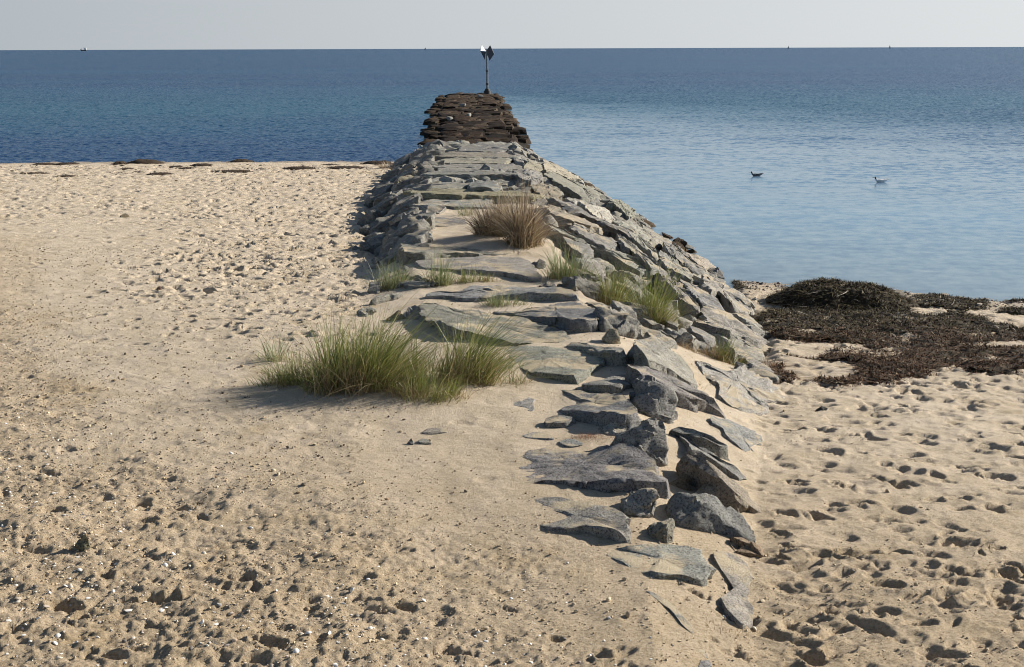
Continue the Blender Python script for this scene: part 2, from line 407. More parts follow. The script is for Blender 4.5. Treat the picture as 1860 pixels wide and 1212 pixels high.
idx = np.arange(n0 * n1).reshape(n0, n1)
Fq = np.stack([idx[:-1, :-1], idx[:-1, 1:], idx[1:, 1:], idx[1:, :-1]], -1).reshape(-1, 4)
V = np.stack([XX.ravel(), YY.ravel(), ZZ.ravel()], 1)
tag(link('beach_ground', npmesh('beach_ground', V, Fq, M_SAND, colr=cc)), kind='structure')

def ground(x, y):
    x = np.atleast_1d(np.asarray(x, float)); y = np.atleast_1d(np.asarray(y, float))
    j = np.clip(np.searchsorted(ys, y) - 1, 0, n0 - 2); u = x / np.maximum(y, 6.9); i = np.clip(np.searchsorted(us, u) - 1, 0, n1 - 2)
    a = np.clip((y - ys[j]) / (ys[j + 1] - ys[j]), 0, 1); b = np.clip((u - us[i]) / (us[i + 1] - us[i]), 0, 1)
    return (ZZ[j, i] * (1 - b) + ZZ[j, i + 1] * b) * (1 - a) + (ZZ[j + 1, i] * (1 - b) + ZZ[j + 1, i + 1] * b) * a

wm = npmesh('sea', np.array([[-90000, 12, 0], [90000, 12, 0], [90000, 120000, 0], [-90000, 120000, 0]], float), np.array([[0, 1, 2, 3]]), M_WATER, False)
tag(link('sea', wm), kind='structure')

# ------------------------------------------------------------------ rocks
TILES = dict(A=(640, 250, 7.575), B=(860, 250, 7.575), C=(640, 390, 7.575), D=(960, 360, 6.06), E=(1140, 420, 6.06), F=(1140, 570, 6.06), G=(640, 500, 6.06),
             H=(880, 500, 6.06), I=(880, 680, 5.05), J=(1120, 740, 4.66), K=(940, 880, 6.06), L=(1140, 980, 5.22), M=(720, 760, 13.29))
def tp(t, x, y): a = TILES[t]; return a[0] + x / a[2], a[1] + y / a[2]
seed = [0]
def finish(V, F, label, color, group, mat, ang=38):
    _q = np.random.default_rng(seed[0] + 900); color = tuple(np.array(color) * .9 * _q.uniform(.82, 1.1) * _q.uniform(.97, 1.03, 3))
    c = V.mean(0); c[2] = V[:, 2].max()
    me = npmesh('rock', V - c, F, mat, True, ang)
    o = link('rock', me, c)
    return tag(o, label, 'rock', group, color=color)

def chips(V, rs, size, amp=1.):
    m = 26; sd = V[rs.integers(0, len(V), m)] + rs.normal(0, .03, (m, 3)); d = ((V[:, None] - sd[None]) ** 2 * np.array([1, 1, 2.2])).sum(2); k = d.argmin(1)
    g = rs.normal(0, .16, (m, 3)); a = rs.normal(0, .012 * min(size, 1.3), m)
    return ((a[k] + ((V - sd[k]) * g[k]).sum(1)) * amp)[:, None]

def slab(t, pts, label, color=(1, 1, 1), group=None, mat=None, rough=1., depth=.4):
    seed[0] += 1; s = seed[0]
    P = np.array([hit(*tp(t, p[0], p[1]), p[2]) for p in pts])
    Ym = P[:, 1].mean(); e = max(.028, .0021 * Ym)
    Q = np.vstack([P, P[:1]]); d = np.linalg.norm(np.diff(Q[:, :2], axis=0), axis=1); cum = np.concatenate([[0], np.cumsum(d)])
    N = int(np.clip(cum[-1] / e, 30, 200)); tt = np.linspace(0, cum[-1], N, endpoint=False)
    ring = np.stack([np.interp(tt, cum, Q[:, i]) for i in range(3)], 1)
    for _ in range(1): ring = .5 * ring + .25 * (np.roll(ring, 1, 0) + np.roll(ring, -1, 0))
    size = math.sqrt(abs(np.dot(Q[:-1, 0], Q[1:, 1]) - np.dot(Q[:-1, 1], Q[1:, 0])) / 2)
    nz = fbm3(ring * 3.1 + s, 3, s, .6)
    cen = ring.mean(0)
    rad = ring - cen; rad[:, 2] = 0; rn = rad / (np.linalg.norm(rad, axis=1, keepdims=True) + 1e-6)
    ring = ring + rn * (nz * .09 * min(1, size) * rough)[:, None]
    ts = [.12, .26, .4, .54, .68, .8, .89, .95]
    rows = [cen[None] + (ring - cen) * t for t in ts]
    b = .012 + .008 * size
    r1 = ring.copy(); r1 -= rn * b * .6; r1[:, 2] -= 0
    rows.append(r1)
    r2 = ring.copy(); r2[:, 2] -= b * .55; rows.append(r2)
    ns = 7; flare = .10 * depth
    for i in range(1, ns + 1):
        q = ring.copy(); q[:, 2] -= b + depth * i / ns * np.ones(N); q += rn * flare * i / ns; rows.append(q)
    V = np.vstack([cen[None]] + rows)
    # rough faces
    amp = (.020 + .022 * min(size, 1.5)) * rough
    big = fbm3(V * 1.7 / max(size, .4) + s * 3.3, 2, s); med = fbm3(V * np.array([6, 6, 9]) + s, 3, s + 9, .6)
    side = np.zeros(len(V)); side[1 + N * 9:] = 1
    rnv = np.vstack([np.zeros((1, 3))] + [rn] * len(rows))
    V[:, 2] += (1 - side) * (big * .035 * min(size, 1) + med * amp * .7)
    V += rnv * (side * (med * amp * 2.6 + big * .06))[:, None]
    # broken corners
    rs = np.random.default_rng(s)
    V += chips(V, rs, size, .9 * rough) * (rnv * side[:, None] + np.array([0, 0, 1.]) * ((1 - side) * .16)[:, None])
    for _ in range(5):
        th = rs.uniform(0, 6.28); n = np.array([math.cos(th), math.sin(th), rs.uniform(.02, .3)]); n /= np.linalg.norm(n)
        pr = V[:1 + N * 11] @ n; dd = pr.max() - rs.uniform(.01, .06) * min(size, 1.2)
        V -= np.maximum(0, V @ n - dd)[:, None] * n
    for _ in range(7):
        th = rs.uniform(0, 6.28); tz = rs.uniform(.3, 1.1); n = np.array([math.cos(th), math.sin(th), tz]); n /= np.linalg.norm(n)
        top = V[:1 + N * 11]; pr = top @ n; dd = pr.max() - rs.uniform(.01, .05) * min(size, 1.2)
        V -= np.maximum(0, V @ n - dd)[:, None] * n
    F3 = np.stack([np.zeros(N, int), 1 + np.arange(N), 1 + (np.arange(N) + 1) % N], 1)
    Fs = []
    for k in range(len(rows) - 1):
        a = 1 + k * N + np.arange(N); b_ = 1 + k * N + (np.arange(N) + 1) % N
        Fs.append(np.stack([a, a + N, b_ + N, b_], 1))
    # orientation
    if np.dot(Q[:-1, 0], Q[1:, 1]) - np.dot(Q[:-1, 1], Q[1:, 0]) < 0: F3 = F3[:, ::-1]; Fs = [f[:, ::-1] for f in Fs]
    Fs = [f[:, ::-1] if False else f for f in Fs]
    return finish(V, [F3, np.vstack(Fs)], label, color, group, mat or M_ROCK)

def hullrock(P, e, s, rough=.03, it=4, smooth=1, chip=1.):
    bm = bmesh.new()
    for p in P: bm.verts.new(p)
    r = bmesh.ops.convex_hull(bm, input=bm.verts)
    bmesh.ops.delete(bm, geom=[v for v in bm.verts if not v.link_faces], context='VERTS')
    bmesh.ops.triangulate(bm, faces=bm.faces[:])
    for _ in range(it):
        ed = [x for x in bm.edges if x.calc_length() > e]
        if not ed or len(bm.verts) > 4200: break
        bmesh.ops.subdivide_edges(bm, edges=ed, cuts=1); bmesh.ops.triangulate(bm, faces=[f for f in bm.faces if len(f.verts) > 3])
    if smooth: bmesh.ops.smooth_vert(bm, verts=bm.verts, factor=.22, use_axis_x=True, use_axis_y=True, use_axis_z=True)
    bmesh.ops.recalc_face_normals(bm, faces=bm.faces); bm.normal_update()
    bm.verts.index_update()
    V = np.array([v.co[:] for v in bm.verts]); N = np.array([v.normal[:] for v in bm.verts]); F = np.array([[v.index for v in f.verts] for f in bm.faces])
    bm.free()
    sz = (V.max(0) - V.min(0)).max()
    V = V + N * (fbm3(V * 2.2 / max(sz, .3) * 1.6 + s, 2, s) * rough * 1.6 * sz + fbm3(V * 9 / max(sz, .35) + s, 3, s + 5, .6) * rough * sz)[:, None]
    V = V + N * chips(V, np.random.default_rng(s), sz, chip)
    return V, F

def boulder(t, base, pts, label, color=(1, 1, 1), group=None, D=.3, mat=None, rough=.023):
    seed[0] += 1; s = seed[0]
    b = hit(*tp(t, *base)); P = [atY(*tp(t, p[0], p[1]), b.y + p[2]) for p in pts]
    allp = list(P)
    for p in P:
        allp.append(Vector((p.x - .03, p.y + D, p.z - .36 * D - .04)))
        allp.append(Vector((p.x, p.y + .12, min(p.z, b.z) - .25)))
    e = max(.025, .0022 * b.y)
    V, F = hullrock(allp, e, s, rough)
    return finish(V, F, label, color, group, mat or M_ROCK)

W_ = (1, 1, 1); DK = (.86, .86, .87); PL = (1.22, 1.19, 1.13); BR = (.85, .66, .48); GN = (1.0, .99, .90); BL = (.95, .97, 1.0)
print('rocks')
# ---- foreground
slab('I', [(250, 730, 0), (400, 690, .02), (600, 680, .03), (860, 690, .05), (1000, 670, .09), (1200, 640, .16), (1290, 622, .2), (1400, 650, .21), (1500, 700, .2), (1570, 780, .19), (1600, 890, .17), (1545, 960, .15), (1400, 955, .15), (1150, 970, .12), (900, 985, .07), (700, 970, .04), (500, 975, .03), (320, 985, .02), (340, 890, -.01), (300, 800, -.01)], 'largest dark speckled wedge-shaped slab in the foreground, its broad end against an upright stone', DK)
boulder('I', (1600, 830), [(1370, 470, .12), (1540, 400, .25), (1640, 410, .25), (1668, 520, .15), (1675, 650, .05), (1668, 790, 0), (1590, 835, -.05), (1480, 700, 0), (1370, 640, .02), (1150, 640, .12), (1280, 560, .12)], 'upright pointed grey stone with a rounded top, behind the largest wedge-shaped slab', W_, D=.22)
slab('I', [(690, 150, -.02), (1000, 165, .03), (1260, 185, .14), (1340, 260, .17), (1405, 345, .16), (1340, 400, .16), (1200, 370, .17), (1000, 350, .14), (800, 345, .06), (690, 350, 0), (740, 250, -.05)], 'long grey slab half drifted over with sand, pointing at the dark faceted boulder', BL)
slab('I', [(550, 400, .05), (700, 370, .07), (830, 390, .06), (860, 420, .04), (740, 430, .05), (640, 435, .06), (560, 450, .05)], 'small dark angular stone at the left tip of the sand-drifted slab', DK)
slab('I', [(60, 195, .014), (300, 190, .014), (480, 220, .014), (440, 260, .014), (470, 340, .014), (400, 335, .014), (360, 290, .014), (220, 300, .014), (90, 290, .014)], 'flat blue-grey patch of stone flush with the sand just right of the big grass clump', BL, rough=.4)
slab('I', [(320, 560, .014), (440, 525, .014), (600, 535, .014), (640, 590, .014), (520, 585, .014), (350, 578, .014)], 'thin grey sliver of stone in the sand left of the reddish dead weed', BL, rough=.4)
slab('I', [(690, 600, .014), (780, 585, .014), (850, 595, .014), (930, 640, .014), (800, 662, .014), (690, 640, .014)], 'grey stone patch partly under the reddish dead weed', BL, rough=.4)
boulder('I', (1250, 560), [(1075, 475, .15), (1200, 425, .2), (1310, 510, .15), (1290, 548, 0), (1150, 565, 0), (1085, 530, .05)], 'small pale crumbly boulder beside the reddish dead weed', PL, D=.15, rough=.06)
boulder('F', (440, 1200), [(130, 740, .35), (200, 670, .5), (330, 760, .35), (380, 800, .25), (480, 850, .3), (555, 940, .25), (540, 1060, .15), (450, 1200, 0), (430, 1190, 0), (250, 1120, 0), (90, 1020, .1), (80, 960, .12)], 'dark faceted boulder casting shade on sand at the lower end of a long diagonal slab', DK)
slab('F', [(0, 550, .25), (110, 560, .25), (310, 600, .25), (470, 670, .25), (640, 760, .22), (860, 900, .2), (980, 980, .15), (1120, 1140, .03), (1060, 1095, .08), (850, 960, .15), (700, 920, .2), (600, 890, .2), (480, 820, .22), (330, 740, .25), (180, 690, .25), (50, 590, .25)], 'long narrow diagonal slab with an olive-stained lower face beside the dark faceted boulder', W_)
slab('F', [(40, 280, .3), (200, 215, .35), (290, 245, .35), (430, 370, .3), (560, 450, .24), (640, 530, .19), (725, 610, .12), (745, 720, .08), (725, 780, .07), (600, 690, .15), (470, 600, .2), (330, 530, .27), (240, 500, .33), (100, 345, .38)], 'big sunlit light grey boulder with a black shaded left end, above the long diagonal slab', PL)
slab('F', [(720, 480, .03), (900, 590, .05), (1110, 620, .08), (1300, 560, .1), (1440, 610, .08), (1540, 720, .06), (1620, 850, .03), (1680, 945, 0), (1500, 960, .04), (1550, 1100, 0), (1400, 1090, .02), (1180, 1020, .03), (1010, 890, .05), (1000, 780, .05), (880, 690, .04)], 'broad rough flaky pale slab where the right side of the jetty meets sand', PL, rough=1.3)
slab('F', [(1280, 500, .1), (1360, 470, .12), (1500, 560, .1), (1630, 650, .02), (1550, 655, .03), (1440, 610, .05)], 'pointed pale slab tip running out to the reddish seaweed', PL)
slab('J', [(770, 50, .06), (860, 90, .05), (980, 110, .04), (1100, 170, .03), (1260, 210, 0), (1210, 260, .03), (1230, 310, 0), (1120, 330, .02), (1200, 440, -.02), (1050, 350, .03), (920, 230, .04), (900, 180, .04), (800, 130, .04)], 'flat bluish slab sunk in sand below the broad flaky slab', BL, rough=.8)
slab('J', [(410, 195, .05), (500, 160, .12), (610, 165, .17), (700, 200, .18), (830, 260, .18), (960, 330, .15), (970, 352, .13), (870, 315, .15), (770, 270, .17), (650, 230, .14), (500, 205, .06)], 'leaning slab with a dark front and blunt right end, right of the upright pointed stone', W_)
slab('J', [(510, 215, .05), (640, 290, .09), (740, 330, .1), (880, 430, .1), (1000, 490, .06), (1130, 600, 0), (1060, 605, .03), (940, 520, .08), (800, 430, .12), (700, 380, .12), (620, 365, .12), (605, 310, .1)], 'thin curved slab behind the sharp-edged long slab, sand lying on it', W_)
slab('J', [(560, 400, .2), (640, 385, .24), (720, 410, .26), (800, 470, .24), (920, 560, .16), (1030, 640, .08), (1130, 740, .03), (1235, 850, 0), (1218, 895, 0), (1100, 800, .12), (980, 695, .23), (850, 580, .3), (740, 490, .3), (620, 450, .24), (490, 470, .08)], 'sharp-edged long slab with a black shaded front and sandy top, running down to the right', (1.1, 1, .86))
boulder('J', (640, 700), [(425, 655, 0), (560, 568, .1), (592, 575, .1), (642, 702, 0), (560, 680, -.06)], 'small dark brown pyramid stone poking from the sand between two large boulders', BR, D=.14)
boulder('J', (400, 775), [(350, 700, .08), (390, 685, .1), (430, 700, .08), (442, 745, .04), (420, 775, 0), (368, 758, 0)], 'little round dark cobble right of the white-topped boulder', DK, D=.08)
boulder('J', (220, 925), [(60, 805, .1), (130, 720, .2), (210, 680, .25), (300, 700, .2), (340, 790, .1), (320, 880, .03), (220, 930, 0), (140, 920, 0), (80, 870, .03)], 'squat boulder with a white quartz streaked top below the largest slab', PL, D=.2, rough=.05)
boulder('J', (380, 1140), [(310, 985, .08), (340, 962, .12), (420, 942, .2), (482, 935, .2), (486, 1020, .12), (432, 1132, 0), (370, 1142, 0), (300, 1105, .03), (430, 985, .02)], 'small upright block-shaped stone left of the large black-sided boulder', GN, D=.14)
boulder('J', (760, 1055), [(520, 735, .25), (590, 765, .25), (690, 775, .25), (760, 728, .42), (820, 750, .42), (930, 850, .36), (1060, 920, .3), (1130, 1000, .2), (1185, 1090, .1), (1182, 1160, -.02), (1090, 1115, -.02), (950, 1070, 0), (800, 1055, 0), (640, 1022, 0), (500, 965, .03), (440, 865, .12), (830, 890, .08), (720, 800, .15)], 'large black-sided wedge boulder, the lowest big one on the right, casting a blue shadow', DK, D=.25)
boulder('L', (1200, 158), [(965, 30, .15), (1080, -5, .25), (1200, 45, .2), (1260, 90, .15), (1280, 152, 0), (1130, 168, 0), (1020, 115, 0)], 'brownish half-buried rock just under the tip of the large black-sided boulder', BR, D=.15)
slab('K', [(110, 130, 0), (400, 118, .02), (570, 130, .03), (800, 190, .05), (1000, 250, .06), (1180, 330, .08), (1222, 440, .09), (1228, 560, .06), (1150, 530, .09), (1020, 482, .09), (750, 462, .06), (480, 480, .04), (220, 490, .02), (225, 440, .01), (460, 420, 0), (420, 330, -.01), (250, 240, 0)], 'smooth flat slab with a ragged left side below the largest speckled slab', GN, rough=.6)
slab('L', [(-234, 64, 0), (-100, 70, .01), (0, 60, .02), (200, 25, .03), (400, 45, .05), (560, 45, .06), (700, 90, .07), (740, 240, .08), (785, 385, .08), (600, 345, .08), (450, 322, .06), (220, 308, .04), (120, 330, .0), (0, 285, .01), (-97, 210, .01), (-217, 167, 0)], 'flat speckled foreground slab with a black undercut front edge', W_, rough=.7)
slab('L', [(780, 120, .02), (860, 108, .03), (980, 100, .03), (1060, 160, .03), (1180, 270, .02), (1205, 340, .02), (1160, 430, .02), (1140, 560, .02), (1195, 640, .02), (1190, 800, .01), (1080, 800, .05), (980, 700, .06), (880, 600, .06), (880, 540, .05), (990, 530, .02), (1010, 450, .02), (960, 390, .03), (860, 240, .03)], 'waisted pale grey slab flush with sand, nearest on the right of the jetty', PL, rough=.4)
slab('L', [(160, 480, .014), (260, 510, .014), (400, 590, .014), (500, 680, .014), (560, 760, .014), (640, 890, .014), (600, 900, .014), (520, 820, .014), (440, 700, .014), (340, 600, .014), (220, 530, .014)], 'long curved streak of buried rock near the bottom of the picture', DK, rough=.3)
slab('L', [(650, 1010, .014), (720, 1000, .014), (770, 1080, .014), (820, 1212, .014), (830, 1330, .014), (640, 1330, .014), (690, 1120, .014)], 'buried grey rock cut by the bottom edge of the picture', W_, rough=.3)
slab('M', [(500, 560, .014), (600, 490, .014), (740, 500, .014), (860, 575, .014), (600, 595, .014)], 'small pale blue stone patch in open sand below the grass clump', PL, rough=.3)
slab('M', [(640, 330, .014), (850, 230, .014), (1230, 240, .014), (1240, 335, .014), (900, 350, .014)], 'faint grey-green stone patch just showing through sand below the grass clump', (1.2, 1.15, 1), rough=.3)
boulder('M', (370, 625), [(285, 530, .03), (350, 525, .05), (410, 550, .04), (405, 625, 0), (345, 615, 0)], 'fist-sized dark stone beside the small pale blue patch', DK, D=.05)
# ---- the sandy top, mid distance
slab('H', [(-636, 190, .08), (-560, 165, .1), (-400, 175, .1), (-250, 160, .08), (-120, 112, .06), (60, 110, .06), (380, 115, .07), (620, 130, .1), (830, 140, .14), (950, 160, .14), (1060, 220, .1), (1090, 285, .02), (850, 190, .16), (500, 190, .14), (300, 205, .12), (100, 222, .1), (-100, 242, .08), (-300, 228, .08), (-450, 215, .08), (-560, 222, .07), (-620, 235, .06)], 'long dark-fronted slab lying across the jetty behind the small grass tuft', BL)
slab('H', [(80, 400, .03), (300, 390, .04), (500, 350, .06), (740, 320, .07), (850, 285, .07), (1000, 285, .09), (1100, 330, .12), (1220, 370, .16), (1265, 420, .18), (1250, 480, .2), (1100, 480, .22), (950, 480, .22), (850, 460, .2), (700, 455, .14), (560, 440, .1), (400, 425, .05), (100, 415, .03)], 'thick lens-shaped slab with a deep undercut front in the middle of the jetty', BL)
boulder('H', (1320, 640), [(1220, 345, .5), (1320, 380, .4), (1440, 400, .45), (1560, 450, .35), (1700, 505, .35), (1650, 610, .15), (1500, 640, .05), (1310, 645, 0), (1320, 480, .15), (1240, 560, .1), (1260, 420, .3)], 'jagged dark block wedged against the right end of the lens-shaped slab', DK)
boulder('H', (1660, 640), [(1550, 622, 0), (1700, 508, .2), (1772, 600, .1), (1765, 638, 0), (1640, 645, 0)], 'dark triangular stone above the big sunlit boulder', DK, D=.2)
boulder('H', (1400, 750), [(1300, 690, .08), (1350, 612, .12), (1400, 585, .18), (1460, 612, .14), (1482, 690, .05), (1400, 752, 0), (1345, 738, 0)], 'small sand-coloured rounded pyramid stone sitting in a sandy hollow', (1.5, 1.3, 1.0), D=.12)
slab('H', [(-715, 290, .12), (-580, 280, .06), (-420, 350, .03), (-300, 368, .03), (-100, 370, .03), (100, 430, .04), (300, 450, .05), (500, 480, .06), (700, 570, .07), (900, 620, .05), (1010, 680, .02), (900, 735, .02), (700, 735, .01), (450, 740, .05), (350, 740, .07), (150, 700, .09), (-60, 640, .12), (-300, 600, .15), (-380, 560, .17), (-520, 500, .18), (-660, 480, .15), (-740, 380, .14)], 'very large greenish flat slab stretching right from behind the big grass clump', GN)
slab('H', [(180, 800, 0), (320, 760, .02), (600, 770, .03), (860, 800, .04), (1150, 860, .06), (1290, 880, .1), (1335, 950, .08), (1220, 1000, .06), (1030, 1110, .12), (800, 1090, .1), (600, 1080, .08), (480, 1080, .06), (380, 1020, .02), (290, 920, 0)], 'smooth greenish slab with a sand patch on its near corner, right of the fan-shaped grass', GN, rough=.6)
slab('H', [(860, 770, .03), (1000, 720, .08), (1200, 770, .12), (1350, 800, .15), (1500, 790, .2), (1535, 830, .22), (1400, 832, .22), (1260, 850, .16), (1080, 812, .06)], 'rough broken rock with a dark round end, left of the big sunlit boulder', W_, rough=1.4)
slab('I', [(900, 72, .04), (1080, 40, .04), (1250, -10, .04), (1380, 0, .03), (1420, 60, .02), (1330, 80, .03), (1255, 100, .1), (1100, 82, .12), (960, 92, .1), (900, 90, .08)], 'low grey slab under a tongue of sand, behind the slab half drifted over with sand', W_)
boulder('G', (230, 210), [(165, 160, 0), (200, 75, .15), (250, 50, .2), (300, 80, .2), (300, 185, .05), (230, 212, 0)], 'blue-grey rounded rock at the left edge under the leftmost jetty grass', BL, D=.2)
boulder('G', (240, 335), [(190, 315, 0), (260, 232, .1), (400, 205, .3), (520, 180, .45), (560, 220, .45), (440, 260, .2), (330, 305, .08), (240, 335, 0)], 'ribbed pale ledge at the left edge of the jetty behind the big grass clump', PL, D=.1)
boulder('G', (80, 465), [(30, 445, 0), (60, 395, .1), (110, 362, .15), (200, 340, .25), (260, 370, .2), (180, 410, .1), (110, 465, 0)], 'low bluish rock at the left edge touching tips of the big grass clump', BL, D=.15)
boulder('G', (480, 488), [(365, 485, 0), (510, 400, .15), (560, 440, .1), (605, 475, 0), (480, 490, -.03)], 'small brown pointed stone behind the big grass clump', BR, D=.12)
boulder('G', (690, 500), [(615, 410, .2), (640, 372, .25), (740, 330, .3), (830, 430, .2), (760, 495, 0), (640, 500, 0)], 'dark blunt left end stone of the very large greenish slab', BL, D=.25)
slab('C', [(740, 70, .05), (870, 25, .05), (1200, 30, .06), (1560, 60, .06), (1570, 110, .03), (1400, 140, .02), (1100, 150, .04), (950, 150, .08), (860, 115, .08)], 'pale slab left of the dead brown grass with sand banked against it', W_)
slab('C', [(630, 385, .25), (960, 385, .13), (1100, 390, .09), (1400, 430, .06), (1818, 455, .04), (2200, 480, .02), (2350, 540, 0), (1820, 540, .07), (1600, 515, .13), (1280, 520, .14), (1000, 525, .2), (700, 512, .28)], 'long greenish slab across the jetty in front of the dead brown grass', GN)
slab('C', [(860, 640, .06), (1100, 610, .06), (1400, 590, .06), (1800, 570, .05), (2200, 590, .06), (2450, 620, .08), (2613, 850, .1), (2400, 838, .12), (2100, 790, .1), (1800, 762, .1), (1400, 740, .07), (950, 720, .05)], 'broad pale bluish slab behind the row of low green tufts', PL, rough=.6)
slab('C', [(620, 840, .08), (900, 830, .1), (1150, 920, .05), (1050, 960, .06), (800, 990, .05), (640, 950, .06)], 'broken grey stone between the two left green tufts on the jetty', W_, rough=1.5)
boulder('C', (700, 810), [(640, 745, .1), (720, 690, .2), (780, 720, .2), (762, 805, 0), (650, 805, 0)], 'small dark stone behind the leftmost green tuft on the jetty', DK, D=.15)
slab('C', [(650, 300, .1), (820, 260, .12), (900, 180, .12), (1090, 230, .12), (1100, 340, .1), (800, 350, .12), (650, 340, .12)], 'crumbled rock at the left end of the shaded sand below the dead grass', W_, rough=1.6)
boulder('C', (330, 235), [(100, 190, .1), (330, 60, .4), (560, 0, .7), (640, 80, .6), (500, 225, 0), (350, 245, 0)], 'dark shaded boulder with a sunlit right rim at the left foot of the jetty', DK, D=.4)
boulder('C', (300, 500), [(110, 392, .1), (280, 330, .3), (480, 290, .6), (620, 290, .7), (640, 380, .5), (560, 475, .1), (180, 475, .05)], 'wide dark boulder in the jetty shadow beside the long greenish slab', DK, D=.4)
boulder('C', (50, 480), [(0, 465, 0), (50, 420, .1), (112, 450, .05), (95, 480, 0)], 'small dark stone lying on the left sand at the shadow edge', DK, D=.12)
boulder('C', (1450, 1150+110), [(1400, 1100, .4), (1500, 1080, .4), (1700, 1080, .4), (1600, 1200, .1), (1420, 1180, .1)], 'half-buried grey stone behind the largest greenish slab', BL, D=.1) if False else None
slab('D', [(370, 430, .15), (480, 420, .18), (660, 500, .18), (720, 610, .1), (600, 630, .12), (480, 560, .14)], 'ridged grey boulder behind the middle green tuft', W_)
slab('D', [(560, 650, .1), (700, 660, .14), (820, 760, .12), (830, 860, .04), (700, 880, .0), (600, 800, .03)], 'rounded pale boulder between two green tufts on the right shoulder', PL)
slab('D', [(1050, 870, .08), (1150, 920, .1), (1200, 1000, .05), (1180, 1080, 0), (1050, 1020, .02)], 'pale stone between the two tallest green tufts on the right shoulder', PL)
boulder('D', (60, 780), [(60, 690, .15), (120, 680, .15), (190, 700, .12), (170, 780, 0), (90, 760, 0)], 'small black stone beside the broad pale bluish slab', DK, D=.12)
boulder('H', (720, 128), [(600, 110, .05), (700, 68, .2), (820, 128, .05), (700, 140, 0)], 'little dark stone half buried behind the long dark-fronted slab', DK, D=.12)
boulder('H', (1020, 128), [(920, 128, .02), (1050, 60, .2), (1150, 110, .1), (1050, 140, 0)], 'dark pointed stone at the base of the middle green tuft', DK, D=.15)
slab('E', [(300, 880, .03), (420, 900, .05), (560, 960, .05), (560, 1060, .03), (430, 1000, .02)], 'low pale stone under the drooping grass on the right shoulder', PL)
slab('F', [(690, 130, .12), (850, 190, .12), (980, 270, .1), (940, 300, .14), (820, 250, .16), (700, 190, .14)], 'dark-sided strip of rock left of the sparse grass tuft with long blades', W_)
slab('F', [(170, 130, .08), (300, 200, .1), (400, 270, .1), (470, 360, .05), (400, 350, .08), (330, 290, .1), (220, 220, .1)], 'rough narrow rock above the big sunlit boulder', W_)
